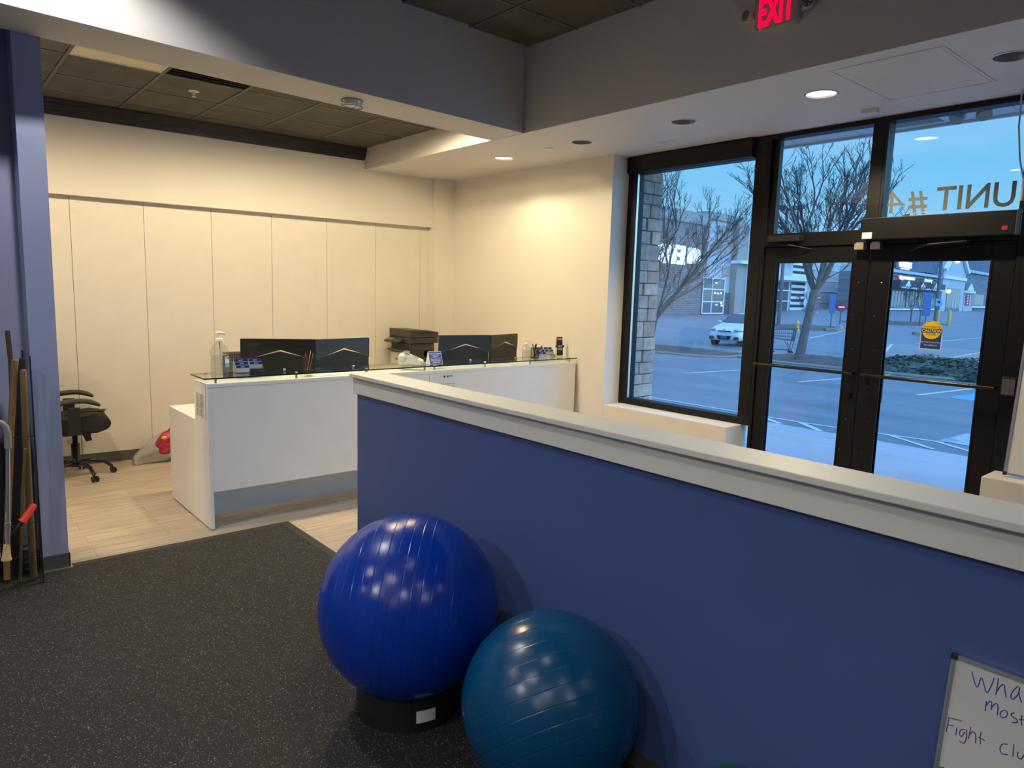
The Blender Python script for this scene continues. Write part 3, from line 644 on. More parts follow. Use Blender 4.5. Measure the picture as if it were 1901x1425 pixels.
# business card displays
def card_display(lab, x, y, z, rz, slots, w=.1, s=1.0):
    t = thing('card_display', lab, 'card holder', (x, y, z), rz, 'clear tiered card holders on the glass shelf')
    for r in range(3):
        b = MB(); y0 = -.045+r*.032; zz = r*.021
        b.box(-w, y0, zz, w, y0+.003, zz+.036); b.box(-w, y0, zz, w, y0+.03, zz+.003); b.box(-.002, y0+.003, zz+.003, .002, y0+.03, zz+.03)
        b.box(-w, y0+.003, 0.0, -w+.003, y0+.03, zz+.036); b.box(w-.003, y0+.003, 0.0, w, y0+.03, zz+.036); b.build('holder_tier', M['acrylic'], t)
    for (c, r) in slots:
        y0 = -.036+r*.032; zz = r*.021+.004; x0 = -.096 if c == 0 else .005
        a = MB(); a.box(x0, y0, zz, x0+.09, y0+.014, zz+.050); co = a.build('cards', M['paper'], t)
        a = MB(); a.box(x0, y0-.0006, zz+.032, x0+.09, y0-.0001, zz+.050); a.box(x0, y0, zz+.0505, x0+.09, y0+.014, zz+.0508); a.build('card_header', M['navy'], co)
        a = MB().at(frame((x0+.047, y0-.0008, zz+.0365), (1, 0, 0), (0, 0, 1))); a.text('MVPT', .012, .0001, bold=.02); a.build('card_text', M['white_print'], co)
    return t
card_display('clear tiered card holder with navy cards beside the tall pump bottle', 1.850, 5.135, G, -.12, ((0, 0), (0, 1), (0, 2), (1, 1), (1, 2)))
card_display('clear tiered card holder with navy cards near the wall, left of the card stand', 4.78, 5.10, G, -.25, ((0, 0), (0, 1), (0, 2), (1, 1), (1, 2)))
t = thing('card_stand', 'tall clear stand of black cards with navy band, at the wall end', 'card holder', (4.975, 5.08, G), -.3)
MB().box(-.045, -.03, 0, .045, .03, .006).build('stand_base', M['acrylic'], t)
MB().box(-.042, .012, .006, .042, .016, .16).build('stand_back', M['acrylic'], t)
for z0, x0, nm in ((.012, .004, 'card'), (.112, -.006, 'card')):
    co = MB().box(x0-.032, .003, z0, x0+.032, .011, z0+.088).build('card', M['blackp'], t)
    MB().box(x0-.026, .0022, z0+.055, x0+.026, .0029, z0+.078).build('card_print', mat('grey_print', (.32, .31, .31), .6), co)
bo = MB().box(-.05, -.004, .094, .046, .0025, .118).build('header_band', M['navy'], t)
MB().at(frame((0, -.0043, .101), (1, 0, 0), (0, 0, 1))).text('MVPT', .017, .0001, bold=.02).build('header_text', M['white_print'], bo)

# pen cups
def pen(lab, x, y, z, tip, c, r=.0032, col='pink pens'):
    v = MB().tube([(x, y, z), tip], [r, r], 8); v.tube([tip, (tip[0]+(tip[0]-x)*.05, tip[1]+(tip[1]-y)*.05, tip[2]+.006)], [r*.8, r*.4], 8)
    return tag(v.build('pen', c), lab, 'pen')
def cup(lab, x, y, z, dome=False):
    t = thing('pen_cup', lab, 'pen holder', (x, y, z), 0, 'wire pen cups on the glass shelf')
    g = MB(); R0 = .040
    for zz in (.001, .098): g.tube([(R0*math.cos(a*PI/14), R0*math.sin(a*PI/14), zz+.002) for a in range(29)], .0018, 6, False)
    g.lathe([(.039, .0), (.039, .003)], 28); g.build('rim', M['blackp'], t)
    g = MB()
    for i in range(36):
        a = i*PI/18
        for sgn in (1, -1):
            g.tube([(R0*math.cos(a+sgn*q*.22), R0*math.sin(a+sgn*q*.22), .003+q*.024) for q in range(5)], .0006, 3, False)
    g.build('mesh_wall', M['blackp'], t); return t
cup('black wire mesh cup holding pink and grey pens in front of the black monitors', 2.275, 5.05, G)
for (dx, dy, tx, ty, tz, c, lab) in ((.01, .01, -.035, -.025, .135, M['pink'], 'pink pen leaning left in the wire mesh cup'), (-.01, .0, .022, .012, .142, M['cable'], 'pale grey pen upright in the wire mesh cup'),
        (.0, -.015, .036, .0, .128, M['wood1'], 'tan pen leaning right in the wire mesh cup'), (-.016, .012, -.028, -.004, .125, M['pink'], 'darker pink pen, second from the left in the wire cup')):
    pen(lab, 2.275+dx, 5.05+dy, G+.006, (2.275+tx, 5.05+ty, G+tz), c)
cup('black wire cup of dark pens near the right wall', 4.63, 5.08, G)
for (dx, dy, tx, ty, tz, lab) in ((.01, 0, -.03, .0, .135, 'black pen leaning left in the right-hand wire cup'), (-.005, .005, .01, .006, .13, 'black pen upright in the right-hand wire cup'), (-.02, -.01, .075, -.02, .118, 'black pen leaning far right out of the wire cup'), (0, .015, .03, .01, .135, 'short black pen leaning right in the right-hand wire cup')):
    pen(lab, 4.63+dx, 5.08+dy, G+.006, (4.63+tx, 5.08+ty, G+tz), M['blackp'], .005)
# card terminal
t = thing('card_terminal', 'white payment terminal with small blue screen on the shelf', 'payment terminal', (3.20, 5.06, G), -.80)
b = MB().at(frame((0, 0, 0), (1, 0, 0), (0, 0, 1)) @ Tr(0, 0, -.04))
b.prism([(-.10, .0), (.09, .0), (.10, .03), (.095, .045), (-.04, .098), (-.085, .102), (-.105, .075), (-.108, .03)], 0, .085); b.build('body', M['terminal'], t, bevel=.008)
F = Matrix.Translation((.0, -.0035, .0))
sl = frame((-.02, -.0, .0935), (.92, 0, -.36), (0, 1, 0))
MB().at(Tr(0, 0, .003) @ frame((-.035, -.02, .099), (.93, 0, -.365), (0, 1, 0))).box(-.03, -.028, 0, .032, .028, .002).build('screen', mat('blue_lcd', L(95, 130, 185), .2), t)
q = MB().at(Tr(0, 0, .002) @ frame((.040, -.02, .070), (.93, 0, -.365), (0, 1, 0)))
for i in range(4):
    for j in range(3): q.box(-.030+i*.015, -.026+j*.019, 0, -.019+i*.015, -.012+j*.019, .003)
q.build('keypad', M['grey_rubber'], t)
MB().at(frame((-.07, -.045, .062), (1, 0, 0), (0, 0, 1))).lathe([(.036, 0), (.034, .006), (.01, .008)], 28).build('roll_cover', M['trimw'], t)
MB().tube([(-.03, -.05, .008), (-.01, -.06, .02), (.02, -.055, .010), (.04, -.06, .018), (.03, -.05, .005), (-.02, -.055, .006), (-.06, -.05, .012), (-.08, -.04, .005)], .0035, 6).build('cable', M['cable'], t)
t = thing('tent_sign', 'blue folded counter sign with white text beside the payment terminal', 'sign', (3.425, 5.05, G), -.1)
b = MB().at(frame((-.062, 0, 0), (0, 1, 0), (0, 0, 1))); b.prism([(-.04, 0), (.04, 0), (.004, .108), (0, .108)], 0, .126); b.build('card', M['paper'], t)
F = frame((0, -.041, 0), (1, 0, 0), (0, .347, .938)); bo = MB().at(F).box(-.060, .002, .0005, .060, .112, .0012).build('blue_face', M['blue_print'], t)
q = MB().at(F)
for i, s_ in enumerate(('Payment and Copayment', 'are due at time', 'of service')): q.text(s_, .0125, .0001, Tr(0, .092-i*.014, .0014), bold=.012)
for i, s_ in enumerate(('Please let us know', 'of changes to your', 'insurance plan')): q.text(s_, .0125, .0001, Tr(0, .042-i*.014, .0014), bold=.012)
q.box(-.05, .056, .0013, .05, .057, .0015); q.build('lettering', M['white_print'], bo)

# monitors seen from behind
def monitor(lab, A, B, z, logo=True):
    A = Vector(A); B = Vector(B); d = (B-A); Lg = d.length; d.normalize(); ang = math.atan2(d.y, d.x); c = (A+B)/2
    t = thing('monitor', lab, 'monitor', (c.x, c.y, .752), ang, 'black monitors on the reception desk, seen from behind')
    H_ = Lg*.585; zt = z-.752; zb = zt-H_; w = Lg/2
    F = frame((0, 0, zb), (1, 0, 0), (0, 0, 1))      # local: x right, y up, z toward viewer (-y)
    MB().at(F).box(-w, 0, -.022, w, H_, .0).build('rear_shell', M['monitor_black'], t, bevel=.002)
    ax = .02*Lg; ay = H_*.74
    q = MB().at(F); q.prism([(-w+.001, H_*.44), (ax-w*.35, H_*.66), (ax, ay), (ax+w*.35, H_*.66), (w-.001, H_*.46), (w-.001, H_-.001), (-w+.001, H_-.001)], .0002, .008); up_ = q.build('upper_panel', M['brush'], t)
    q = MB().at(F)
    for s0, s1 in (((ax, ay), (ax-w*.68, H_*.555)), ((ax, ay), (ax+w*.68, H_*.565))):
        q.add([(s0[0], s0[1]+.001, .0085), (s0[0], s0[1]-.012, .0006), (s1[0], s1[1]-.001, .0006), (s1[0], s1[1], .0085)], [(0, 1, 2, 3), (3, 2, 1, 0)])
    q.build('chevron_edge', M['bright_edge'], t)
    MB().at(F).box(-w+.004, .004, -.0235, w-.004, H_-.004, -.0222).build('screen', mat('screen_glass', (.02, .03, .04), .1), t)
    if logo: MB().at(F).text('acer', .052*Lg/.54, .0003, Tr(-w*.68, H_*.82, .0086), 'CENTER', .012, 1.15).build('logo', M['ink'], up_)
    MB().at(F).box(-.03, -.0, -.0, .03, H_*.12, .025).build('stand_neck', M['blackp'], t)
    q = MB().box(-.03, -.026, .0115, .03, -.002, zb+.01); q.at(Tr(0, 0, 0)).lathe([(.11, .0), (.11, .008), (.10, .011)], 36); q.build('stand', M['blackp'], t)
monitor('black monitor behind the counter, leftmost, with grey logo and pen cup in front', (1.924, 5.515), (2.437, 5.275), 1.299)
monitor('black monitor behind the counter, second from the left, turned slightly right', (2.53, 5.49), (3.07, 5.56), 1.280)
monitor('black monitor just right of the large printer', (3.78, 5.494), (4.32, 5.42), 1.290)
monitor('narrow-looking black monitor turned away at the far right, rightmost of four', (4.414, 5.507), (4.88, 5.64), 1.280, False)
t = thing('file_tray', 'grey perforated metal tray behind the card holder, left of the monitors', 'desk tray', (1.955, 5.66, .752))
q = MB().box(-.11, -.03, 0, .11, -.027, .43); q.box(-.11, .03, 0, .11, .033, .43); q.box(-.11, -.03, 0, .11, .03, .003); q.build('tray_body', mat('grey_sheet_metal', (.22, .20, .17), .4, .5), t)
q = MB(); [q.at(Tr(-.095+i*.019, -.0305, .41-j*.02) @ Rx(PI/2)).lathe([(.006, 0), (.006, .0008)], 8) for i in range(11) for j in range(3)]; q.build('perforations', M['ink'], t)
# copier on a low cabinet
tag(MB().box(3.60, 6.70, 0, 4.795, 7.24, .785).build('credenza', M['white'], bevel=.003), 'low white cabinet against the wall, carrying the printer', 'cabinet')
t = thing('printer', 'large charcoal office printer with beige paper drawer behind the monitors', 'printer', (4.27, 6.76, .785))
D = M['printer_dark']
MB().box(0, 0, 0, .31, .44, .318).build('body', D, t, bevel=.008)
MB().box(-.006, .028, .008, -.0005, .428, .045).build('lower_drawer', M['printer_light'], t, bevel=.002)
q = MB().at(frame((-.001, .43, .0), (0, -1, 0), (0, 0, 1))); q.prism([(.0, .055), (.405, .055), (.405, .235), (.30, .235), (.275, .205), (.0, .200)], .0, .014)
dw = q.build('paper_drawer', M['printer_light'], t, bevel=.003)
MB().at(frame((-.0155, .25, .115), (0, -1, 0), (0, 0, 1))).text('Lexmark', .040, .0006).build('logo', M['ink'], dw)
MB().box(-.0165, .055, .17, -.0155, .075, .19).build('drawer_mark', M['ink'], dw)
MB().box(-.004, .045, .228, -.0005, .40, .305).build('output_slot', M['ink'], t)
q = MB().at(frame((0, .40, 0), (1, 0, 0), (0, 0, 1))); q.prism([(-.075, .232), (-.006, .207), (-.006, .222), (-.068, .246)], .0, .34); q.build('output_tray', D, t, bevel=.002)
q = MB().at(frame((0, .43, 0), (1, 0, 0), (0, 0, 1))); q.prism([(-.105, .318), (-.021, .345), (-.021, .372), (-.10, .338)], .0, .30); cp = q.build('control_panel', D, t, bevel=.003)
q = MB().at(frame((-.062, .34, .3575), (0, -1, 0), (.79, 0, .34))); q.box(-.06, -.02, 0, .06, .02, .002); q.build('touch_screen', M['grey_rubber'], cp)
MB().box(-.02, -.015, .3205, .355, .45, .383).build('scanner', D, t, bevel=.006)
q = MB().at(frame((0, .45, 0), (1, 0, 0), (0, 0, 1))); q.prism([(-.02, .3855), (.36, .3855), (.36, .448), (.20, .470), (-.02, .474)], .0, .465); fd = q.build('document_feeder', D, t, bevel=.006)
MB().at(frame((.175, -.0155, .440), (1, 0, 0), (0, 0, 1)) @ Matrix.Diagonal((1, .12, 1, 1))).lathe([(.125, 0), (.125, .006)], 40).build('feeder_opening', M['ink'], fd)
MB().box(.275, -.0175, .398, .292, -.0152, .410).build('feeder_port', M['ink'], fd)
MB().box(.17, -.0012, .165, .245, -.0002, .235).build('side_vent', M['ink'], t)
MB().box(.012, -.0012, .012, .30, -.0002, .245).build('side_door', mat('charcoal_side_door', (.040, .036, .030), .5), t)

# ------------------------------------------------------------------ office chair (faces +x)
t = thing('office_chair', 'black mesh office chair on casters, half hidden by the blue wall end', 'chair', (1.005, 7.01, 0), -.08)
m2 = mat('glossy_black_nylon', (.012, .012, .012), .22)
for i in range(5):
    a = i*2*PI/5+.10; d = Vector((math.cos(a), math.sin(a), 0))
    lg = MB().tube([tuple(d*.03+Vector((0, 0, .13))), tuple(d*.14+Vector((0, 0, .135))), tuple(d*.22+Vector((0, 0, .115))), tuple(d*.275+Vector((0, 0, .062)))], [.026, .021, .018, .014], 10)
    lo = lg.build('leg', m2, t)
    w_ = MB(); nrm = Vector((-d.y, d.x, 0))
    for s_ in (-1, 1):
        w_.at(Matrix.Translation(d*.285+nrm*s_*.017+Vector((0, 0, .027))) @ frame((0, 0, 0), tuple(d), (0, 0, 1))); w_.lathe([(.018, -.010), (.026, -.007), (.026, .007), (.018, .010)], 18)
    w_.at(Matrix.Identity(4)).tube([tuple(d*.275+Vector((0, 0, .03))), tuple(d*.275+Vector((0, 0, .065)))], .009, 8); w_.build('caster', m2, lo)
MB().lathe([(.045, .10), (.045, .16), (.034, .17), (.034, .30), (.022, .305), (.022, .40)], 20).build('gas_lift', M['blackp'], t)
MB().box(-.12, -.10, .385, .12, .10, .43).build('mechanism', M['blackp'], t, bevel=.01)
q = MB().at(frame((.0, 0, 0), (1, 0, 0), (0, 0, 1))); q.prism([(-.27, .44), (.15, .42), (.24, .45), (.265, .50), (.235, .555), (.13, .575), (-.05, .555), (-.27, .56)], -.25, .25)
q.build('seat', M['black_fabric'], t, bevel=.03, seg=4)
q = MB().at(frame((-.25, 0, .66), (0, -1, 0), (-.12, 0, 1))); q.prism([(-.19, -.05), (.19, -.05), (.23, .1), (.24, .38), (.18, .55), (-.18, .55), (-.24, .38), (-.23, .1)], -.02, .02)
q.build('backrest', M['black_fabric'], t, bevel=.018, seg=3)
MB().tube([(-.12, 0, .42), (-.26, 0, .45), (-.285, 0, .62), (-.29, 0, .78)], .022, 10).build('back_bar', M['blackp'], t)
for s_ in (-1, 1):
    a_ = MB().box(-.06, s_*.285-.014, .43, .03, s_*.285+.014, .66); a_.tube([(-.02, s_*.2, .428), (-.02, s_*.285, .44)], .018, 10)
    ao = a_.build('armrest', M['blackp'], t, bevel=.008)
    p_ = MB(); pts = [(-.20+.375*i/14, .672+.042*math.sin(PI*min(1, (i+1)/11.5)*.62)-.042*max(0, (i-9)/5)**2) for i in range(15)]
    for k_ in (-.022, 0, .022): p_.tube([(x, s_*.285+k_, z) for x, z in pts], [.010, .015]+[.019]*11+[.016, .010], 10)
    p_.build('arm_pad', mat('grey_black_arm_pad', (.035, .034, .032), .42), ao)
lv = MB().at(frame((.07, -.14, .36), (1, 0, 0), (0, 0, 1))); lv.prism([(-.03, .06), (.035, .06), (.045, -.01), (.0, -.02)], -.03, .03); lv.build('lever_knob', M['blackp'], t, bevel=.006)
tag(MB().tube([(.90, 6.78, .588), (1.02, 6.80, .600), (1.10, 6.82, .606), (1.17, 6.86, .596)], .006, 8).tube([(1.17, 6.86, .596), (1.22, 6.88, .60)], .011, 8).tube([(1.22, 6.874, .604), (1.24, 6.88, .606)], .002, 6).tube([(1.22, 6.888, .598), (1.24, 6.896, .598)], .002, 6).build('power_cord', M['blackp']),
    'black power cord with plug lying across the chair seat', 'cord')

# plastic shopping bag with pink contents
random.seed(5)
def blob(secs, seg, seed, amp):
    v = []; f = []
    for i, (x, y, zc, ry, rz) in enumerate(secs):
        for k in range(seg):
            a = 2*PI*k/seg; p = Vector((x, y+ry*math.cos(a), max(zc+rz*math.sin(a), .004)))
            nn = noise.noise(p*9+Vector((seed, 0, 0)))*amp+noise.noise(p*24+Vector((seed, 3, 0)))*amp*.4
            p += Vector((nn*.4, nn*math.cos(a), abs(nn)*math.sin(a))); p.z = max(p.z, .003); v.append(tuple(p))
    for i in range(len(secs)-1):
        for k in range(seg): a = i*seg+k; b = i*seg+(k+1) % seg; f.append((a, b, b+seg, a+seg))
    f.append(tuple(range(seg))[::-1]); f.append(tuple(range(len(v)-seg, len(v)))); return v, f
t = thing('shopping_bag', 'grey translucent plastic bag of pink wrapped items against the wall', 'bag', (0, 0, 0))
m_, n_, l_, p_ = newmat('grey_film_plastic'); p_.inputs['Base Color'].default_value = (.62, .60, .58, 1); p_.inputs['Roughness'].default_value = .22; p_.inputs['Alpha'].default_value = .68
z_ = n_.new('ShaderNodeTexNoise'); z_.inputs['Scale'].default_value = 8; b_ = n_.new('ShaderNodeBump'); b_.inputs['Strength'].default_value = .7; b_.inputs['Distance'].default_value = .02; z_.inputs['Distortion'].default_value = 2; l_.new(z_.outputs[0], b_.inputs['Height']); l_.new(b_.outputs[0], p_.inputs['Normal'])
v, f = blob([(1.475, 7.22, .012, .012, .010), (1.50, 7.22, .03, .045, .028), (1.56, 7.22, .055, .085, .055), (1.64, 7.22, .085, .11, .085), (1.72, 7.21, .115, .12, .115), (1.80, 7.21, .14, .12, .14), (1.90, 7.20, .12, .11, .12), (1.98, 7.20, .08, .08, .08), (2.02, 7.20, .05, .03, .04)], 22, 2, .075)
MB().add(v, f, True).build('plastic_film', m_, t, subsurf=1)
v, f = blob([(1.66, 7.155, .15, .02, .01), (1.70, 7.145, .17, .05, .07), (1.75, 7.135, .19, .07, .11), (1.80, 7.14, .20, .08, .105), (1.87, 7.14, .20, .08, .11), (1.95, 7.15, .18, .06, .08), (2.0, 7.16, .16, .02, .02)], 18, 7, .03)
MB().add(v, f, True).build('wrapped_contents', M['pink'], t, subsurf=1)
MB().ball((1.73, 7.055, .262), .022, 12, 8, (1.1, .35, .7)).build('yellow_wrapper', M['yellow'], t)
MB().tube([(1.745+.09*math.sin(a*PI/10)*.6+.012*a, 7.12, .27+.10*math.sin(a*PI/10)) for a in range(11)], .006, 6).build('handle', mat('crimson_ribbon', L(150, 20, 50), .5), t)

# ================================================================== EXERCISE BALLS
t = tag(MB().ball((0, 0, 0), .365, 96, 64).build('exercise_ball', ball_mat('royal_blue_vinyl', L(4, 62, 185), (.749, -.657, -.088), .0372, .22)), 'large royal blue exercise ball on a black ring stand', 'ball', 'exercise balls by the blue half wall'); t.location = (1.475, 2.331, .440)
t = tag(MB().ball((0, 0, 0), .3055, 96, 64).build('exercise_ball', ball_mat('teal_blue_vinyl', L(3, 82, 132), (-.15, -.66, -.735), .050, .25)), 'teal exercise ball in front of the royal blue one, on the floor', 'ball', 'exercise balls by the blue half wall'); t.location = (1.600, 1.620, .3135)
t = tag(MB().ball((0, 0, 0), .176, 48, 32).build('exercise_ball', M['green_ball']), 'green ball at the bottom edge, only its top in view', 'ball'); t.location = (1.722, .955, .184)
t = thing('ball_stand', 'black plastic ring stand under the large royal blue ball', 'stand', (1.475, 2.331, .008))
MB().lathe([(.190, .001), (.215, .001), (.212, .128), (.204, .132), (.196, .128), (.190, .001)], 48, False, False).build('ring', mat('black_film_plastic', (.020, .019, .021), .25), t)
q = MB(); a0 = -1.62-.37
vs = []
for i in range(8):
    a = a0+i*.052; vs += [(.2162*math.cos(a), .2162*math.sin(a), .040), (.2155*math.cos(a), .2155*math.sin(a), .090)]
q.add(vs, [(2*i, 2*i+2, 2*i+3, 2*i+1) for i in range(7)], True); q.build('label', M['paper'], t)

# ------------------------------------------------------------------ whiteboards
UPV = Vector((.14369654, 0, .9896218)); RTV = Vector((0, -1, 0)); T0 = Vector((1.9, .5207823, .86731496))
T0 = Vector((1.9, .5207823, .86731496))
t = thing('whiteboard', 'whiteboard with handwritten blue and purple words leaning on the blue half wall', 'whiteboard', (0, 0, 0))
F = frame(tuple(T0), tuple(RTV), tuple(UPV)); Lw, Lh = .90, .865
MB().at(F).box(.005, -Lh+.005, -.009, Lw-.005, -.005, -.003).build('panel', M['board'], t)
fr = MB().at(F)
for g0, g1, zt in ((0, .006, .002), (.006, .0095, .0)):
    fr.box(g0, -Lh+g0, -.010, g1, -g0, zt); fr.box(Lw-g1, -Lh+g0, -.010, Lw-g0, -g0, zt); fr.box(g1, -g1, -.010, Lw-g1, -g0, zt); fr.box(g1, -Lh+g0, -.010, Lw-g1, -Lh+g1, zt)
fr.build('aluminium_frame', M['silver'], t)
for (a, b) in ((0, 0), (Lw, 0), (0, -Lh), (Lw, -Lh)):
    MB().at(F).box(a-.002 if a == 0 else a-.013, b-.013 if b == 0 else b-.002, -.011, a+.013 if a == 0 else a+.002, b+.002 if b == 0 else b+.013, .0035).build('corner_cap', M['blackp'], t, bevel=.002)
BLUE = [[(.0452,.0272),(.0538,.0491),(.0617,.0584),(.0668,.0331),(.0806,.0625),(.0876,.0441),(.091,.0223)],[(.0989,.0188),(.0996,.0386),(.0994,.0602)],[(.0996,.0538),(.1055,.036),(.112,.0305),(.1159,.0437),(.1198,.0569)],
 [(.1384,.021),(.1304,.0371),(.1282,.0505),(.1328,.0546),(.1409,.0396),(.1415,.0221)],[(.1415,.0221),(.1428,.0388),(.1501,.0551)],[(.0835,.0828),(.084,.094),(.084,.1067)],[(.084,.094),(.0896,.0812),(.094,.0817),(.0953,.0987)],
 [(.0952,.0937),(.1012,.0807),(.1068,.0831),(.1088,.1048)],[(.1208,.0865),(.1146,.0944),(.115,.1043),(.1223,.1045),(.1273,.0958),(.1252,.0881),(.1208,.0865)],[(.14,.0846),(.1345,.0886),(.1362,.0939),(.1457,.0967),(.1476,.1032),(.1381,.1079)],
 [(.1548,.0824),(.1546,.0948),(.1571,.1059)],[(.1505,.0944),(.16,.0909)]]
PURP = [[(.011,.1577),(.0418,.1517)],[(.0144,.1574),(.0142,.1719),(.0133,.1934)],[(.0134,.1749),(.0267,.1722)],[(.0345,.171),(.0338,.1818),(.0341,.192)],[(.051,.1692),(.0427,.1734),(.0409,.1847),(.046,.1886),(.0517,.174)],
 [(.0541,.1676),(.0561,.1899),(.0523,.2022),(.0421,.201)],[(.0613,.1563),(.0613,.1717),(.0603,.1877)],[(.0609,.1771),(.0671,.1662),(.0732,.1708),(.0759,.19)],[(.0833,.158),(.0833,.1733),(.0863,.1871)],[(.0789,.173),(.0931,.1746)],
 [(.1372,.1606),(.1276,.1656),(.1241,.1775),(.1296,.1871),(.1405,.1838)],[(.1487,.1547),(.1506,.1834)],[(.1584,.1669),(.1591,.1789),(.1662,.18),(.1706,.1678)],[(.0075,.2858),(.0216,.2799)]]
def smooth(ps):
    if len(ps) < 3: return ps
    o = []
    for i in range(len(ps)-1):
        p0 = ps[max(i-1, 0)]; p1 = ps[i]; p2 = ps[i+1]; p3 = ps[min(i+2, len(ps)-1)]
        for k in range(5):
            u = k/5; o.append(tuple(.5*((2*p1[j])+(-p0[j]+p2[j])*u+(2*p0[j]-5*p1[j]+4*p2[j]-p3[j])*u*u+(-p0[j]+3*p1[j]-3*p2[j]+p3[j])*u**3) for j in (0, 1)))
    return o+[ps[-1]]
for nm, S, m_ in (('handwriting', BLUE, M['wmark']), ('handwriting', PURP, M['pmark'])):
    q = MB().at(F @ Tr(0, 0, -.003) @ Matrix.Diagonal((1, 1, .25, 1)))
    for st_ in S: q.tube([(a, -b, 0) for a, b in smooth(st_)], .0013, 6)
    q.build(nm, m_, t)
B0 = Vector((5.165, 1.256, .669)); B1 = Vector((5.285, 1.256, 1.60)); 
t = thing('whiteboard', 'blank whiteboard standing upright on the ledge at the right edge', 'whiteboard', (0, 0, 0))
F = frame(tuple(B0), (0, -1, 0), tuple(B1-B0)); hh = (B1-B0).length
MB().at(F).box(.012, .012, -.012, .60, hh-.012, -.004).build('panel', M['white'], t)
q = MB().at(F); q.box(0, 0, -.014, .014, hh, .002); q.box(.014, 0, -.014, .60, .014, .002); q.box(.014, hh-.014, -.014, .60, hh, .002); q.box(.60, 0, -.014, .614, hh, .002); q.build('aluminium_frame', M['silver'], t)
for b in (0, hh-.018): MB().at(F).box(-.003, b-.002, -.016, .018, b+.02, .005).build('corner_cap', M['blackp'], t, bevel=.003)
tag(MB().tube([(5.20, 1.405, 3.018), (5.20, 1.400, 2.80), (5.205, 1.375, 2.6), (5.21, 1.345, 2.48), (5.21, 1.342, 2.36)], .005, 8).tube([(5.21, 1.342, 2.50), (5.21, 1.342, 2.36)], .011, 8).build('hanging_cord', M['cable']), 'grey cord hanging from the ceiling at the right edge', 'cord')

# ================================================================== EXERCISE STICKS AND RACK (left edge)
def stick(name, lab, cat, pts, r, m, seg=12, grp=None): return tag(MB().tube(pts, r, seg).build(name, m), lab, cat, grp)
stick('wooden_dowel', 'thin dark brown dowel, tallest in the rack', 'pole', [(.389, 4.745, 1.429), (.396, 4.75, 1.267), (.392, 4.76, .988), (.372, 4.80, .03)], .0125, M['wood2'], grp='sticks in the wire rack')
stick('wooden_dowel', 'thick pale wooden dowel in the rack, left of the bat', 'pole', [(.405, 4.62, 1.277), (.371, 4.66, .906), (.313, 4.70, .155), (.310, 4.70, .03)], .0165, M['wood1'], grp='sticks in the wire rack')
t = thing('wooden_bat', 'tan wooden bat with rounded top next to the wall end', 'bat', (0, 0, 0))
MB().tube([(.438, 4.62, 1.225), (.438, 4.62, 1.215), (.436, 4.63, 1.05), (.434, 4.633, .903), (.431, 4.647, .507), (.431, 4.66, .124), (.431, 4.66, .03)], [.009, .0165, .018, .0175, .018, .018, .016], 16).build('bat_body', mat('tan_bat_wood', L(112, 90, 60), .55, var=.15), t)
t = thing('foam_roller', 'long black foam cylinder between the dowel and the bat', 'foam roller', (0, 0, 0))
MB().tube([(.445, 4.70, 1.280), (.447, 4.70, 1.268), (.438, 4.72, 1.167), (.405, 4.74, .885), (.368, 4.76, .229), (.362, 4.77, .03)], [.010, .019, .021, .026, .030, .030], 20).build('foam', M['foam'], t)
stick('yellow_stick', 'flat olive yellow measuring stick low in the rack', 'stick', [(.424, 4.60, .787), (.402, 4.61, .574), (.388, 4.615, .388), (.362, 4.62, .03)], .0105, M['olive'], 4)
t = thing('massage_stick', 'black rod with a bright orange grip, leaning across the rack', 'massage stick', (0, 0, 0))
MB().tube([(.300, 4.515, .30), (.385, 4.53, .400)], .011, 10).build('rod', M['blackp'], t)
MB().tube([(.381, 4.528, .396), (.387, 4.530, .402), (.392, 4.531, .410), (.440, 4.548, .474), (.446, 4.55, .481)], [.024, .024, .017, .018, .013], 18).build('grip', M['orange'], t)
t = thing('walking_cane', 'silver walking cane with curved grey grip and tan rubber tip', 'cane', (0, 0, 0))
MB().tube([(.335, 4.45, .90), (.334, 4.45, .82), (.304, 4.45, .27)], .0105, 14).build('shaft', M['silver'], t)
MB().tube([(.335, 4.45, .83), (.338, 4.45, .907), (.330, 4.45, .945), (.313, 4.45, .966), (.286, 4.45, .974), (.21, 4.45, .974)], .0165, 14).build('grip', M['grey_rubber'], t)
MB().tube([(.3125, 4.45, .430), (.3116, 4.45, .412)], .015, 14).build('collar', M['silver'], t)
MB().tube([(.2955, 4.45, .225), (.296, 4.45, .235), (.2965, 4.45, .242), (.302, 4.45, .31)], [.024, .025, .021, .015], 18).build('rubber_tip', M['tan_rubber'], t)
t = thing('wire_rack', 'black wire rack holding the sticks at the left edge', 'rack', (0, 0, 0))
q = MB(); yf, yk_, x0, x1 = 4.58, 4.93, -.75, .468
for z in (.015, .045, .185, .37, .86):
    q.tube([(x0, yf, z), (x1, yf, z), (x1, yk_, z), (x0, yk_, z), (x0, yf, z)], .0022, 6)
q.build('wires', M['blackp'], t)
for x, y in ((x1, yf), (x1, yk_), (x0, yf), (x0, yk_)): MB().tube([(x, y, .009), (x, y, 1.30)], .004, 8).build('post', M['blackp'], t)
t = thing('mesh_bin', 'dark bin behind the cane holding green and grey gear', 'bin', (0, 0, 0))
MB().box(-.40, 4.80, .06, .345, 4.92, .80).build('bin_body', M['foam'], t, bevel=.01)
tag(MB().ball((.17, 4.70, .93), .115, 32, 20).build('medicine_ball', mat('dark_green_rubber', (.006, .032, .024), .5)), 'dark green ball at the left edge beside the pale dowel', 'ball')
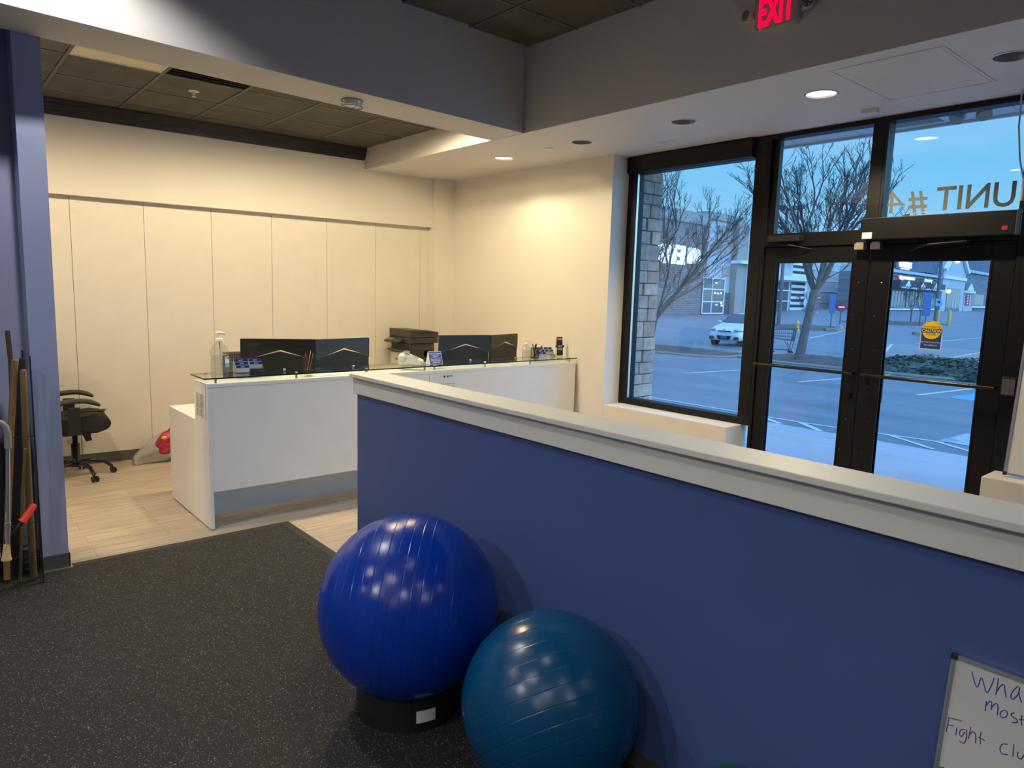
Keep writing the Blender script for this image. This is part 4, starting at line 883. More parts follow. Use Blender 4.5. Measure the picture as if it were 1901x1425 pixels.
tag(MB().add(*blob([(.06, 4.72, 1.075, .03, .015), (.10, 4.72, 1.085, .06, .03), (.17, 4.72, 1.09, .07, .035), (.23, 4.72, 1.085, .05, .025), (.27, 4.72, 1.075, .02, .01)], 16, 4, .015), True).build('grey_bag', mat('grey_bag_cloth', (.20, .21, .22), .6)), 'grey crumpled bag lying on the dark green ball', 'bag')
t = thing('foam_block', 'white stacked pad at the left edge, low in the rack', 'pad', (0, 0, 0))
q = MB(); [q.box(.16, 4.44, .245+i*.036, .272, 4.50, .278+i*.036) for i in range(6)]; q.build('pads', mat('white_pads', (.6, .58, .54), .6), t, bevel=.004)

# ================================================================== OUTSIDE
def gz(x): return -.15-.35*min(max((x-10.3)/12, 0), 1) if x < 88 else -.5+.888*min((x-88)/24, 1)
g = MB(); xs = [9.852, 10.3, 14, 18, 22.3, 40, 70, 88, 112, 200, 330]; v = []; f = []
for x in xs: v += [(x, -160, gz(x)), (x, 240, gz(x)), (x, -160, gz(x)-1), (x, 240, gz(x)-1)]
for i in range(len(xs)-1): a = 4*i; f += [(a, a+4, a+5, a+1), (a+2, a+3, a+7, a+6), (a, a+2, a+6, a+4), (a+1, a+5, a+7, a+3)]
f += [(0, 1, 3, 2), (len(v)-4, len(v)-2, len(v)-1, len(v)-3)]
struct(g.add(v, f).build('ground', M['asphalt']))
sw = MB(); sz = lambda x: -.03-.112*(x-5.42)/4.43
for i in range(-6, 12):
    y0, y1 = 3.5+i*1.52-1.514, 3.5+i*1.52
    for a, b in ((5.42, 7.150), (7.156, 8.894), (8.90, 9.85)):
        sw.add([(a, y0, -1), (b, y0, -1), (b, y1, -1), (a, y1, -1), (a, y0, sz(a)), (b, y0, sz(b)), (b, y1, sz(b)), (a, y1, sz(a))], [(0, 3, 2, 1), (4, 5, 6, 7), (0, 1, 5, 4), (1, 2, 6, 5), (2, 3, 7, 6), (3, 0, 4, 7)])
struct(sw.build('sidewalk', M['concrete'], bevel=.003))
can_ = MB()
for i in range(-8, 14):
    can_.box(5.42, i*.55+.004, 3.10, 6.14, i*.55+.546, 3.125)
    can_.box(5.42, i*.55-.004, 3.104, 6.14, i*.55+.004, 3.115)
can_.box(6.14, -5, 3.08, 6.17, 7.7, 3.7)
cn = struct(can_.build('ceiling_canopy', M['canopy']))
q = MB(); [q.box(5.60+i*.02, 2.12+j*.018, 3.098, 5.608+i*.02, 2.131+j*.018, 3.0995) for i in range(24) for j in range(24)]; q.build('vent_holes', M['ink'], cn)
# stone pier: individual stones in one facing
random.seed(11); q = MB(); z = -.03; k = 0
while z < 3.05:
    h = random.choice((.10, .13, .16, .12)); a = random.choice((.09, .13, .17))
    e_ = random.uniform(0, .015); q.box(5.43, 4.498-random.uniform(.0, .02), z+.004, 5.43+a-.003, 4.62, z+h-.004)
    q.box(5.43+a+.003, 4.498-random.uniform(.0, .02), z+.004, 5.735+e_, 4.62, z+h-.004)
    for yy in (4.63, 4.86, 5.10, 5.33): q.box(5.60, yy, z+.004, 5.735+random.uniform(0, .02), yy+.222, z+h-.004)
    z += h
pier = MB().box(5.44, 4.51, -.03, 5.72, 5.50, 3.098).build('wall_pier', mat('dark_mortar', (.12, .11, .10), .9)); struct(pier)
q.build('stone_facing', M['stone'], pier, bevel=.006, seg=1)
t = thing('security_floodlight', 'twin-head grey floodlight under the outside canopy', 'floodlight', (5.62, 1.80, 3.098))
MB().box(-.06, -.10, -.03, .06, .10, -.0005).build('mounting_box', mat('grey_floodlight', (.30, .27, .24), .5), t, bevel=.008)
for s_ in (-1, 1):
    MB().at(Tr(0, s_*.075, -.075) @ Rx(s_*.35) @ Matrix.Rotation(.5, 4, 'Y')).lathe([(.012, .055), (.028, .04), (.045, .0), (.050, -.035), (.044, -.045)], 24).build('lamp_head', mat('grey_floodlight_head', (.30, .27, .24), .5), t)
# road paint
def paint(x0, y0, x1, y1, w, lab=None, dz=.006):
    a = Vector((x0, y0, 0)); b = Vector((x1, y1, 0)); d = (b-a).normalized(); nn = Vector((-d.y, d.x, 0))*w/2; v = []; N_ = 8
    for i in range(N_+1):
        p = a.lerp(b, i/N_); v += [(p.x-nn.x, p.y-nn.y, gz(p.x)+dz), (p.x+nn.x, p.y+nn.y, gz(p.x)+dz)]
    o = MB().add(v, [(2*i, 2*i+2, 2*i+3, 2*i+1) for i in range(N_)]).build('trim_road_line', M['line']); struct(o); return o
for p_ in ((18.6, 16.3, 23.05, 14.05, .12), (15.6, 11.1, 19.4, 11.3, .12), (17.0, 8.7, 26, 8.85, .12), (17.3, 6.0, 26, 6.05, .12), (33, 13.0, 40, 15.4, .12), (31.5, 10.2, 40, 10.9, .12), (40, 20, 60, 26, .14), (42, 15, 60, 16, .14), (45, 11, 70, 13, .14),
           (10.30, 9.0, 10.30, 5.2, .07), (10.28, 5.2, 10.45, 4.2, .07), (10.45, 4.2, 10.62, 3.3, .07), (10.20, 5.75, 9.90, 5.30, .10), (10.28, 5.18, 9.88, 4.66, .10), (10.53, 4.03, 9.95, 3.20, .075), (10.62, 3.42, 10.0, 2.55, .075), (25.2, 8.95, 33, 9.1, .14)):
    paint(*p_)
def patch(pts, m):
    v = [(x, y, gz(x)+.005) for x, y in pts]; struct(MB().add(v, [tuple(range(len(v)))]).build('trim_road_marking', m))
M['cyan'] = mat('pale_blue_road_paint', L(75, 150, 175), .6, var=.1)
patch([(10.72, 3.40), (12.0, 3.42), (12.0, 1.2), (10.9, 1.2), (10.68, 2.9)], mat('worn_white_road_paint', (.30, .36, .39), .6, var=.35, scale=5)); patch([(17.45, 5.25), (17.6, 4.4), (19.9, 4.4), (19.7, 5.55), (17.7, 5.5)], M['cyan'])
def mound(name, lab, cat, poly_c, rx, ry, h, m, kind=None, seed=0, amp=.04, rot=0, z=-.5):
    v = []; f = []; R_, S_ = 9, 40
    for i in range(R_+1):
        r = i/R_
        for k in range(S_):
            a = 2*PI*k/S_; c_, s_ = math.cos(a), math.sin(a); sc = (abs(c_)**4+abs(s_)**4)**(-.25)
            x = rx*r*c_*sc; y = ry*r*s_*sc; xx = poly_c[0]+x*math.cos(rot)-y*math.sin(rot); yy = poly_c[1]+x*math.sin(rot)+y*math.cos(rot)
            hz = h*(1-r**6)+(amp*noise.noise(Vector((xx*3+seed, yy*3, 0))) if i < R_ else 0); v.append((xx, yy, gz(xx)+(hz if i < R_ else -.02)))
    for i in range(R_):
        for k in range(S_): a = i*S_+k; b = i*S_+(k+1) % S_; f.append((a, a+S_, b+S_, b))
    o = MB().add(v, f, True).build(name, m); tag(o, lab, cat, kind=kind); return o
def kerb(cx_, cy_, rx, ry, rot=0):
    pts = []
    for k in range(41):
        a = 2*PI*k/40; c_, s_ = math.cos(a), math.sin(a); sc = (abs(c_)**4+abs(s_)**4)**(-.25); x = rx*c_*sc; y = ry*s_*sc
        X = cx_+x*math.cos(rot)-y*math.sin(rot); Y = cy_+x*math.sin(rot)+y*math.cos(rot); pts.append((X, Y, gz(X)+.02))
    struct(MB().tube(pts, .075, 6, False).build('trim_kerb', M['curb']))
mound('mulch_bed', 'brown mulch island in the car park, under the left bare tree', 'planting bed', (23.7, 19.3), 1.6, 4.6, .10, M['mulch'], 'stuff'); kerb(23.7, 19.3, 1.65, 4.7)
mound('mulch_bed', 'dark planting bed at the foot of the big bare tree', 'planting bed', (25.1, 12.55), 1.9, 1.9, .12, M['mulch'], 'stuff', 3, .08); kerb(25.1, 10.2, 2.1, 4.6)
mound('mulch_bed', 'far planting bed behind the shopping cart', 'planting bed', (54, 27.8), 5, 3.4, .15, M['mulch'], 'stuff', 5, .1)
mound('mulch_bed', 'far planting bed around the small trees beyond the right door', 'planting bed', (80, 31), 6, 4.5, .2, M['mulch'], 'stuff', 8, .12)
# low evergreen groundcover: leafy cover
random.seed(3); q = MB()
for i in range(5200):
    a = random.uniform(-1, 1); b = random.uniform(-1, 1); x = 25.3+2.3*a; y = 7.95+2.55*b
    hz = .46*(1-max(abs(a), abs(b))**5)*(1+.3*noise.noise(Vector((x*1.5, y*1.5, 0))))
    z = gz(x)+hz*random.uniform(.55, 1.0); s_ = random.uniform(.05, .10); an = random.uniform(0, 2*PI); tl = random.uniform(-.9, .9)
    q.T = Tr(x, y, z) @ Rz(an) @ Rx(tl); q.add([(-s_, 0, 0), (0, -s_*.5, .01), (s_, 0, 0), (0, s_*.5, .015)], [(0, 1, 2, 3)])
hd = mound('ground_cover', 'low dark green evergreen bed outside the right door', 'shrub bed', (25.3, 7.95), 2.3, 2.6, .34, M['ivy'], 'stuff', 9, .15)
q.build('leaves', M['ivy'], hd)
# trees
def tree(name, lab, base, h, trunk_r, fork, seed, spread, lean=(0, 0), depth=6, nfork=5, first=None, mat_t=None, grp=None, rmin=.006, dens=1.0):
    rnd = random.Random(seed); t = thing(name, lab, 'tree', base, 0, grp)
    tk = MB(); br = MB()
    top = Vector((lean[0]*fork, lean[1]*fork, fork))
    tk.tube([(0, 0, -.05), (lean[0]*fork*.3, lean[1]*fork*.3, fork*.33), (lean[0]*fork*.7, lean[1]*fork*.7, fork*.7), tuple(top)], [trunk_r*1.25, trunk_r, trunk_r*.92, trunk_r*.95], 12)
    def grow(p, d, ln, r, lv):
        n_ = 4; pts = [p]; q_ = p.copy(); dd = d.copy()
        for i in range(n_):
            dd = (dd+Vector((rnd.uniform(-.12, .12), rnd.uniform(-.12, .12), rnd.uniform(-.02, .09)))).normalized(); q_ = q_+dd*ln/n_; pts.append(q_.copy())
        re = max(r*.66, rmin)
        (tk if lv >= depth-1 else br).tube([tuple(a) for a in pts], [r+(re-r)*i/n_ for i in range(n_+1)], 7 if r > .03 else 3, False)
        if lv <= 0: return
        for k_ in range(2):
            ax = Vector((rnd.uniform(-1, 1), rnd.uniform(-1, 1), rnd.uniform(-.5, .5))).normalized()
            nd = (dd+ax*(.50 if k_ else .28)+Vector((0, 0, .06))).normalized(); grow(q_, nd, ln*rnd.uniform(.60, .80), re, lv-1)
        if lv >= 1:
            for _ in range(2 if rnd.random() < .55*dens else 1):
                i = rnd.choice((1, 2, 3)); ax = Vector((rnd.uniform(-1, 1), rnd.uniform(-1, 1), rnd.uniform(-.2, .5))).normalized()
                grow(pts[i].copy(), (dd*.8+ax*.8).normalized(), ln*rnd.uniform(.45, .65), max(re*.5, rmin), lv-2 if lv >= 2 else 0)
    for k_ in range(nfork):
        a = 2*PI*k_/nfork+rnd.uniform(-.3, .3); sp_ = spread*rnd.uniform(.6, 1.1); d = Vector((math.cos(a)*sp_+lean[0], math.sin(a)*sp_+lean[1], 1)).normalized()
        grow(top-Vector((0, 0, .12)), d, (h-fork)*.34*rnd.uniform(.9, 1.1), trunk_r*.50, depth)
    tk.build('trunk', M['bark'], t); br.build('branches', mat_t or M['twig'], t); return t
tree('bare_tree', 'large bare tree with a forked trunk, straight outside the left door', (24.14, 12.41, -.5), 7.5, .15, 2.6, 4, .72, (.04, -.13), 6, 7, dens=1.2, rmin=.0075)
tree('bare_tree', 'bare multi-stemmed tree outside the left window, beside the stone pier', (26.0, 20.6, -.5), 7.9, .14, 1.2, 9, .62, (.02, -.16), 6, 6, dens=1.2, rmin=.0075)
for (x, y, s_, lab) in ((80, 29.2, 5, 'small bare tree left of the tall blue sign beyond the right door'), (76, 26.9, 5, 'small bare tree right of the tall blue sign beyond the right door'), (53.7, 13.6, 3.6, 'small bare shrub tree at the right side of the right door pane'),
                      (60.0, 30.4, 3.2, 'thin bare sapling between the striped storefront and the red stop sign')):
    tree('small_tree', lab, (x, y, gz(x)), s_, .07, s_*.3, int(x*7+y), .7, (0, 0), 4, 4, grp='small bare trees in the far car park', rmin=.012)
# street furniture
def shoebox(lab, x, y, h, heads=True):
    t = thing('street_lamp', lab, 'street lamp', (x, y, gz(x))); k_ = h/8
    MB().tube([(0, 0, 0), (0, 0, h)], [.13*k_, .09*k_], 12).build('pole', M['pole'], t)
    if heads:
        for s_ in (-1, 1): MB().at(frame((s_*.62*k_, 0, h-.02), (1, 0, s_*.1), (0, 0, 1))).box(-.46*k_, -.05*k_, -.25*k_, .46*k_, .22*k_, .25*k_).build('lamp_head', M['pole'], t, bevel=.03)
        MB().tube([(-.25*k_, 0, h), (.25*k_, 0, h)], .05*k_, 8).build('cross_arm', M['pole'], t)
    return t
t = shoebox('tall grey lamp post with two box heads behind the big bare tree', 52.8, 29.05, 9.3); t.rotation_euler = (0, 0, -.7)
shoebox('plain dark lamp post in front of the far shops', 92, 30.9, 12.5, False)
t = thing('fire_hydrant', 'yellow fire hydrant beyond the shopping cart', 'hydrant', (48.47, 25.19, -.5))
MB().lathe([(.16, 0), (.16, .06), (.12, .08), (.12, .5), (.15, .52), (.15, .56), (.12, .60), (.09, .70), (.03, .74)], 18).build('barrel', M['hydrant'], t)
MB().tube([(-.2, 0, .4), (.2, 0, .4)], .055, 10).build('outlets', M['hydrant'], t)
for x, y, h, r, lab in ((78.0, 25.95, 1.55, .14, 'yellow bollard left of the pair, beneath the accessible-parking sign'), (78.0, 24.95, 1.55, .14, 'yellow bollard right of the pair beyond the right door')):
    tag(MB().at(Tr(x, y, gz(x))).lathe([(r, 0), (r, h), (r*.7, h+.06), (r*.2, h+.08)], 16).build('bollard', M['bollard']), lab, 'bollard', 'yellow bollards in the far car park')
t = thing('parking_sign', 'small blue accessible-parking sign on a post above the bollards', 'sign', (79.0, 26.35, -.5))
MB().tube([(0, 0, 0), (0, 0, 2.2)], .04, 8).build('post', M['pole'], t); F = frame((-.05, 0, 2.3), (.1, -1, 0), (0, 0, 1))
so = MB().at(F).box(-.28, -.3, 0, .28, .45, .02).build('plate', mat('pale_blue_sign', L(120, 185, 235), .5), t); MB().at(F @ Tr(0, .1, .021)).lathe([(.13, 0), (.13, .01)], 20).build('symbol', M['navy'], so)
def banner(lab, x, y, z0, z1, w, base=True, stand=.7):
    t = thing('banner_sign', lab, 'sign', (x, y, gz(x)), 0, 'tall blue banner signs in the car park')
    F = frame((0, 0, 0), (.62, -.78, 0), (0, 0, 1))
    MB().at(F).box(-w/2, z0, -.05, w/2, z1, .05).build('panel', M['sign_blue'], t)
    MB().tube([(0, 0, .1), (0, 0, z0)], .045, 8).build('post', M['pole'], t)
    MB().at(F).box(-stand, .0, -.3, stand, .22, .3).build('base_block', M['curb'], t, bevel=.03); return t
banner('tall blue banner sign left of the red sign, through the left door', 51.84, 24.39, 1.32, 2.75, .42, stand=.38)
banner('tall light blue banner sign through the right door, left of the decal', 54.18, 18.82, 1.35, 3.0, .50)
def roadsign(lab, x, y, h, r, txt, oct_=True, base=True):
    t = thing('road_sign', lab, 'road sign', (x, y, gz(x))); F = frame((0, 0, h), (.62, -.78, 0), (0, 0, 1))
    MB().tube([(0, 0, 0), (0, 0, h)], .05, 8).build('post', M['pole'], t)
    q = MB().at(F)
    if oct_: q.lathe([(r, .05), (r, .08)], 8, False)
    else: q.prism([(-r, -r), (r, -r), (r, r), (-r, r)], .05, .08)
    po = q.build('plate', M['sign_red'], t)
    if txt: MB().at(F).text(txt, r*.75, .005, Tr(0, -r*.25, .09), bold=.02).build('lettering', M['white_print'], po)
    else: MB().at(F).box(-r*.6, -r*.15, .082, r*.6, r*.15, .09).build('white_bar', M['white_print'], po)
    if base: MB().lathe([(.5, 0), (.28, .3), (.06, .5)], 14).build('base_block', M['curb'], t)
    return t
roadsign('small red stop sign on a post, far behind the big tree trunk', 96, 47.35, 2.3, .42, 'STOP')
roadsign('red sign on a leaning stand beside the blue banner sign', 52.81, 24.16, 1.78, .36, '')
# shopping cart
t = thing('shopping_cart', 'grey metal shopping cart left of the big tree trunk', 'cart', (27.2, 14.70, -.49), -.9)
q = MB(); bx = [(-.42, -.22, .62), (.38, -.27, .55), (.40, .27, .55), (-.42, .22, .62)]; tx = [(-.55, -.26, .98), (.42, -.30, 1.02), (.42, .30, 1.02), (-.55, .26, .98)]
for s_ in (bx, tx): q.tube(s_+[s_[0]], .016, 6)
for i in range(4):
    for k_ in range(7):
        a = Vector(bx[i]).lerp(Vector(bx[(i+1) % 4]), k_/6); b = Vector(tx[i]).lerp(Vector(tx[(i+1) % 4]), k_/6); q.tube([tuple(a), tuple(b)], .008, 4, False)
for z_ in (.3, .6): q.tube([tuple(Vector(bx[i % 4]).lerp(Vector(tx[i % 4]), z_)) for i in range(5)], .008, 4)
q.build('basket', M['pole'], t)
q = MB()
for s_ in (-.25, .25): q.tube([(.45, s_, 1.05), (.36, s_, .5), (.30, s_, .16), (-.45, s_*.8, .16)], .018, 6); q.tube([(.30, s_, .16), (.1, s_, .5)], .014, 6)
q.tube([(.47, -.30, 1.06), (.47, .30, 1.06)], .02, 8); q.build('cart_frame', M['pole'], t)
for x, y in ((.30, .25), (.30, -.25), (-.42, .2), (-.42, -.2)): MB().at(Tr(x, y, .07) @ Rx(PI/2)).lathe([(.065, -.02), (.065, .02)], 14).build('wheel', M['tyre'], t)

# ------------------------------------------------------------------ parked car (front toward -x)
def car():
    t = thing('car', 'pale silver hatchback parked behind the planting bed', 'car', (30.6, 18.6, -.5), math.radians(6))
    S = [(-2.02, .30, .50, .62, .0), (-1.98, .22, .66, .74, 0), (-1.80, .20, .80, .83, 0), (-1.35, .20, .93, .86, 0), (-.90, .20, 1.00, .86, 0), (-.80, .20, 1.02, .86, .05),
         (-.10, .20, 1.03, .86, .44), (.30, .20, 1.04, .86, .47), (1.0, .20, 1.05, .86, .44), (1.60, .20, 1.06, .84, .33), (1.90, .24, 1.05, .78, .08), (2.0, .34, .95, .70, 0)]
    v = []; f = []; K = 14
    for x, zb, zh, w, rf in S:
        top = zh+rf; rw = w*.72 if rf > .02 else w*.80
        ring = [(w*.88, zb), (w*.99, zb+.10), (w, (zb+zh)/2), (w*.97, zh-.03), (w*.90, zh), (rw, zh+rf*.93), (rw*.78, top+.01)]
        v += [(x, y, z) for y, z in ring]+[(x, -y, z) for y, z in ring[::-1]]
    for i in range(len(S)-1):
        for k in range(K-1): a = i*K+k; f.append((a, a+K, a+K+1, a+1))
        f.append((i*K+K-1, i*K+2*K-1, i*K+K, i*K))
    f.append(tuple(range(K))); f.append(tuple(range(len(v)-K, len(v)))[::-1])
    MB().add(v, f, True).build('body', M['car'], t, subsurf=1)
    G_ = M['carglass']
    def pan(pts, nm, m, off=.0): return MB().add(pts, [tuple(range(len(pts))), tuple(range(len(pts)))[::-1]]).build(nm, m, t)
    pan([(-.88, -.70, 1.055), (-.88, .70, 1.055), (-.17, .58, 1.46), (-.17, -.58, 1.46)], 'windshield', G_)
    for s_ in (-1, 1):
        pan([(-.62, s_*.815, 1.08), (.36, s_*.82, 1.09), (.36, s_*.685, 1.47), (-.06, s_*.68, 1.45)], 'side_window', G_)
        pan([(.42, s_*.82, 1.09), (1.35, s_*.81, 1.12), (1.05, s_*.69, 1.45), (.42, s_*.685, 1.47)], 'side_window', G_)
        for x in (-1.30, 1.30):
            w_ = MB().at(Tr(x, s_*.78, .31) @ Rx(PI/2)); w_.lathe([(.20, -.11), (.30, -.10), (.31, -.05), (.31, .05), (.30, .10), (.20, .11)], 28); wo = w_.build('wheel', M['tyre'], t)
            r = MB().at(Tr(x, s_*.893, .31) @ Rx(PI/2))
            r.lathe([(.205, -.012), (.19, .012), (.17, .012), (.165, -.01)], 24, True, False)
            for k_ in range(7): r.at(Tr(x, s_*.893, .31) @ Rx(PI/2) @ Rz(k_*2*PI/7)).box(-.022, .03, -.008, .022, .185, .008)
            r.at(Tr(x, s_*.893, .31) @ Rx(PI/2)).lathe([(.05, -.012), (.05, .012)], 14); r.build('rim', M['silver'], wo)
            MB().at(Tr(x, s_*.80, .33) @ Rx(PI/2)).lathe([(.36, -.055), (.36, .055)], 28).build('wheel_arch', M['tyre'], t)
        MB().at(Tr(-.72, s_*.93, 1.08)).ball((0, 0, 0), .09, 14, 10, (.6, .9, .7)).build('door_mirror', M['car'], t)
        MB().at(Tr(-1.86, s_*.64, .735) @ Rz(-s_*.55) @ Ry(-.25)).ball((0, 0, 0), .17, 20, 12, (.62, 1.35, .55)).build('headlight', M['headlamp'], t)
        MB().at(frame((-2.035, s_*.60, .36), (0, -1, 0), (0, 0, 1))).prism([(-.13, -.06), (.10, -.08), (.13, .04), (.03, .09), (-.12, .07)] if s_ > 0 else [(.13, -.06), (.12, .07), (-.03, .09), (-.13, .04), (-.10, -.08)], -.04, .012).build('fog_lamp_recess', M['tyre'], t)
        MB().add([(1.80, s_*.80, .80), (1.80, s_*.80, 1.05), (1.99, s_*.66, 1.02), (2.0, s_*.68, .82)], [(0, 1, 2, 3), (3, 2, 1, 0)]).build('tail_light', M['sign_red'], t)
    MB().at(frame((-2.045, 0, .66), (0, -1, 0), (0, 0, 1))).prism([(-.34, .0), (.34, .0), (.30, .05), (-.30, .05)], -.05, .01).build('grille', M['tyre'], t)
    MB().at(frame((-2.04, 0, .38), (0, -1, 0), (0, 0, 1))).prism([(-.36, .10), (-.28, -.08), (.28, -.08), (.36, .10)], -.05, .01).build('lower_grille', M['tyre'], t)
    MB().at(frame((-2.053, 0, .40), (0, -1, 0), (0, 0, 1))).box(-.15, -.05, 0, .15, .08, .008).build('license_plate', M['sign_blue'], t)
    MB().at(frame((-2.045, 0, .76), (0, -1, 0), (0, 0, 1)) @ Matrix.Diagonal((1, .55, 1, 1))).lathe([(.07, -.03), (.07, .012)], 20).build('badge', M['silver'], t)
    MB().tube([(-.84, -.6, 1.065), (-.80, .0, 1.09)], .012, 6).build('wiper', M['tyre'], t)
car()

# ------------------------------------------------------------------ far buildings
def facade(name, lab, cat, ox, oy, ang, oz=-.5):
    t = thing(name, lab, cat, (ox, oy, 0)); t.rotation_euler = (0, 0, math.radians(ang)); return t
def fb(par, nm, m, x0, z0, x1, z1, d0=0, d1=-.15): return MB().box(x0, min(d0, d1), z0, x1, max(d0, d1), z1).build(nm, m, par)
t = facade('store_building', 'long stucco and brick store with arched white sign across the car park', 'building', 67.671, 52.375, 4.88)
fb(t, 'main_wall', M['bld_light'], 9.5, -.5, 66, 12.25, 9, 0); fb(t, 'brick_wall', M['bld_brick'], -9, -.5, 9.5, 10.6, 9, -.4)
fb(t, 'parapet', M['bld_beige'], -9, 10.6, 9.5, 12.0, 9, -.5); fb(t, 'parapet', M['bld_beige'], 9.5, 11.6, 66, 12.5, 9, -.25)
wo = fb(t, 'shopfront_window', M['bld_glass'], 8.6, -.4, 14.2, 4.2, 0, -.5)
q = MB(); [q.box(x, -.6, -.4, x+.14, -.5, 4.2) for x in (8.6, 10.9, 14.1)]; [q.box(8.6, -.6, z, 14.2, -.5, z+.14) for z in (-.4, 1.1, 2.7, 4.1)]; q.build('mullions', M['bld_white'], wo)
q = MB(); [q.box(x, -.56, z, x+.35, -.52, z+.18) for x, z in ((11.6, 2.2), (12.4, 2.15), (13.2, 2.2), (12.2, .7), (13.4, .9), (11.8, 3.5), (13.6, .6))]; q.build('interior_lights', M['warm_lamp'], wo)
fb(t, 'side_panel', M['bld_beige'], 14.2, 4.64, 16.3, 5.84, 0, -.12); fb(t, 'doorway', M['bld_glass'], 14.4, -.4, 16.5, 2.4, 0, -.2)
fb(t, 'pier', M['bld_beige'], 16.5, -.5, 19.3, 11.5, 0, -.9); fb(t, 'pier', M['bld_white'], 19.3, -.5, 24.4, 12.3, 0, -1.4); fb(t, 'pier_band', M['sign_lit'] if False else M['bld_white'], 16.4, 6.3, 24.5, 6.7, 0, -1.6)
fb(t, 'upper_recess', M['bld_beige'], 12.5, 7.6, 17.0, 11.0, 0, -.1)
# sign: squared letter and rounded letters glowing white
q = MB().at(frame((0, -.45, 0), (1, 0, 0), (0, 0, 1)))
q.prism([(-1.4, 5.75), (-.4, 7.6), (-2.0, 7.6), (-2.6, 5.75)], 0, .3)
q.text('REI', 3.0, .15, Tr(1.2, 5.62, .2), 'CENTER', .03, 1.25)
q.prism([(4.6, 5.75), (6.3, 5.75), (7.2, 6.05), (7.55, 6.7), (7.2, 7.4), (6.3, 7.65), (4.6, 7.65)], 0, .3); q.build('sign_letters', M['sign_lit'], t)
wo = fb(t, 'shopfront_window', M['bld_glass'], 30.0, -.3, 35.4, 4.5, 0, -.3)
q = MB(); [q.box(x, -.42, -.3, x+.22, -.3, 4.5) for x in (30.0, 34.6)]; [q.box(30.0, -.42, z, 35.4, -.3, z+.16) for z in (-.3, 1.4, 3.0, 4.4)]; q.build('mullions', M['bld_white'], wo)
fb(t, 'canopy_band', M['bld_white'], 30.0, 4.6, 41, 5.2, 0, -1.2)
fb(t, 'striped_tower', M['bld_white'], 35.4, -.3, 41.2, 7.6, 0, -.4)
for i in range(9): fb(t, 'black_stripe', M['ink'], 35.4, -.3+i*.86, 40.3, .12+i*.86, -.4, -.46)
q = MB().at(frame((33.2, -.5, 7.35), (1, 0, 0), (0, 0, 1))); q.text('SEPHORA', 1.15, .1, Tr(0, 0, .1), bold=.02); q.build('sign_letters', M['white_print'], t)
for z in (1.4, 3.15, 4.9, 6.7): fb(t, 'wall_band', M['bld_white'], 42, z, 66, z+.14, 0, -.08)
fb(t, 'wall_base', M['curb'], 42, -.5, 66, .2, 0, -.2)
t = facade('shop_row', 'low stone shop row with gables, awnings and lit signs, far right', 'building', 117.08, 46.063, 5.796)
z0 = .388
fb(t, 'main_wall', M['shop_stone'], -3, z0, 30.5, 6.5, 7, 0); fb(t, 'cornice', M['bld_light'], -3, 6.4, 30.5, 6.85, 7, -.5); fb(t, 'cornice', M['bld_beige'], -3, 5.95, 30, 6.12, 0, -.25)
fb(t, 'penthouse', M['bld_light'], -3, 6.85, 5.3, 7.3, 7, 2)
sg = fb(t, 'roof_sign', M['sign_green'], 11.2, 7.5, 20.2, 8.9, 3, 2.7)
q = MB().at(frame((16.3, 2.65, 7.75), (1, 0, 0), (0, 0, 1))); q.text('WHOLE', 1.3, .1, Tr(0, .15, .0), bold=.05, sx=1.6); q.box(-2.6, -.25, 0, 2.6, -.05, .1); q.build('sign_letters', M['sign_lit'], sg)
fb(t, 'sign_legs', M['ink'], 13, 6.85, 13.8, 7.5, 2.95, 2.75)
q = MB().at(frame((0, .5, 0), (1, 0, 0), (0, 0, 1))); q.prism([(20.0, 7.2), (23.5, 9.6), (32, 9.9), (32, 7.2)], -5, 0); q.prism([(46.5, 8.2), (52.5, 11.6), (92, 13), (92, 8.9)], -6, -.5); q.build('roof', M['roof'], t)
q = MB().at(frame((0, -.6, 0), (1, 0, 0), (0, 0, 1))); q.prism([(28.9, z0), (46.8, z0), (46.8, 8.1), (43.0, 10.2), (40.6, 12.2), (34.8, 12.2), (32.4, 10.0), (28.9, 8.0)], -6, 0); ga = q.build('gable_wall', M['bld_light'], t)
q = MB().at(frame((0, -.65, 0), (1, 0, 0), (0, 0, 1))); q.prism([(46.8, 7.9), (47.9, 8.1), (43.5, 10.6), (41.2, 12.6), (40.4, 12.2), (43.0, 10.0)], 0, .5); q.prism([(28.7, 7.8), (32.3, 9.8), (34.6, 12.2), (33.6, 12.5), (31.4, 10.3), (27.9, 8.2)], 0, .5); q.build('gable_coping', M['bld_white'], ga)
fb(t, 'gable_band', M['bld_white'], 28.7, 6.45, 47, 7.0, -.6, -.85); fb(t, 'arched_entrance', M['bld_glass'], 32.5, z0, 43.5, 4.8, -.6, -.7)
do = fb(t, 'entrance_door', M['bld_light'], 37.0, .9, 38.1, 2.4, -.7, -.75); fb(t, 'entrance_door', M['bld_light'], 39.2, .9, 40.3, 2.4, -.7, -.75)
MB().at(frame((37.6, -.62, 10.6), (1, 0, 0), (0, 0, 1)) @ Matrix.Diagonal((2.2, 1.05, 1, 1))).lathe([(.95, 0), (.95, .2)], 24).build('oval_sign', M['warm_lamp'], ga)
MB().at(Tr(31.6, -1.1, 4.1)).ball((0, 0, 0), .38, 12, 8, (1.5, 1, 1)).build('wall_lamp', M['warm_lamp'], t)
aw = MB().at(frame((0, -.1, 0), (1, 0, 0), (0, 0, 1)) @ Tr(0, 0, 0)); aw.prism([(-.5, 4.0), (27.6, 4.0), (27.6, 5.2), (-.5, 5.2)], 0, 1.3); ao = aw.build('awning', M['awning'], t)
q = MB()
for i in range(28): q.box(.1+i, -1.45, 3.98, .75+i, -1.41, 4.25)
q.build('awning_fringe', M['bld_white'], ao)
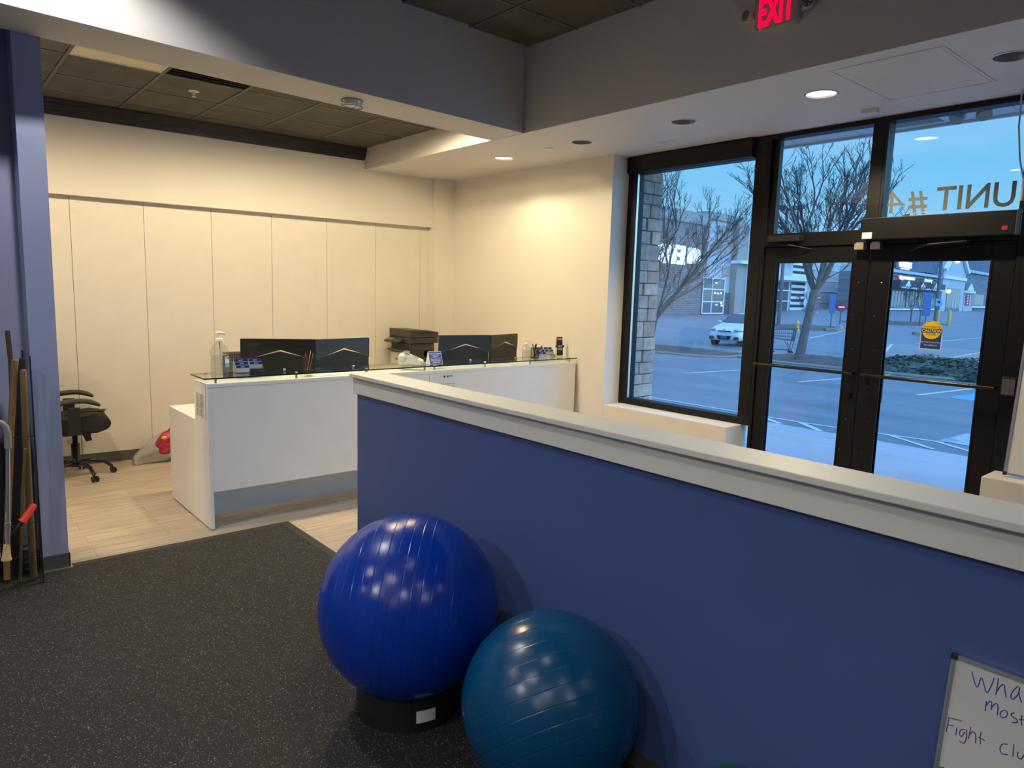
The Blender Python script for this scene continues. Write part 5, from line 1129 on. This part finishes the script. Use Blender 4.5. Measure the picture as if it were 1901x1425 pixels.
for x in (3.6, 12.2, 20.8): MB().at(frame((x, -1.42, 0), (1, 0, 0), (0, 0, 1))).prism([(-1.4, 4.32), (1.4, 4.32), (.15, 5.25)], 0, .12).build('awning_peak', M['bld_white'], ao)
q = MB().at(frame((8.4, -.15, 5.5), (1, 0, 0), (0, 0, 1))); q.text('pure barre', .85, .08, Tr(0, .05, .0), bold=.03, sx=1.9); q.text('Lucky', .9, .08, Tr(12.4, .0, 0), bold=.03, sx=2.4); q.build('sign_letters', M['sign_lit'], t)
MB().at(frame((3.6, -.15, 5.75), (1, 0, 0), (0, 0, 1)) @ Matrix.Diagonal((2.2, 1, 1, 1))).lathe([(.34, 0), (.34, .15)], 20).build('sign_disc', mat('lit_pink_sign', (1, .5, .5), .5, emit=1, ecol=L(255, 160, 170)), t)
for x0, x1 in ((.5, 7), (8.7, 15), (15.8, 25.7)):
    wo = fb(t, 'shop_window', M['bld_glass'], x0, .9, x1, 3.6, 0, -.1); q = MB(); [q.box(x0+i*(x1-x0)/4-.1, -.16, .9, x0+i*(x1-x0)/4+.1, -.1, 3.6) for i in range(5)]; q.build('mullions', M['bld_light'], wo)
fb(t, 'window_ledge', M['bld_white'], -1, .55, 28.5, .8, 0, -.3)
fb(t, 'main_wall', M['shop_stone'], 46.8, z0, 92, 8.5, 7, 0); fb(t, 'eaves_band', M['bld_light'], 46.8, 8.4, 92, 8.95, 7, -.4)
fb(t, 'bay', M['bld_light'], 46.9, z0, 55, 4.4, 0, -.7); fb(t, 'bay_band', M['bld_white'], 46.5, 4.1, 55.5, 4.55, 0, -1.0)
rd = fb(t, 'red_banner', M['sign_red'], 47.8, 1.5, 51.6, 3.95, -.7, -.78); q = MB(); [q.box(49.2, -.82, 1.8+i*.55, 50.2, -.78, 2.1+i*.55) for i in range(4)]; q.build('banner_marks', M['bld_white'], rd)
MB().at(frame((0, -1.0, 0), (1, 0, 0), (0, 0, 1))).prism([(47.2, 4.55), (52.8, 4.55), (50.2, 6.0)], 0, .2).build('dormer_peak', M['bld_white'], t)
fb(t, 'shop_window', M['bld_glass'], 57, 1.6, 69.3, 4.0, 0, -.1); fb(t, 'window_ledge', M['bld_white'], 55.5, 1.1, 72, 1.45, 0, -.3)
fb(t, 'stone_pier', M['bld_beige'], 53.4, 1.4, 56.8, 4.05, 0, -.75)
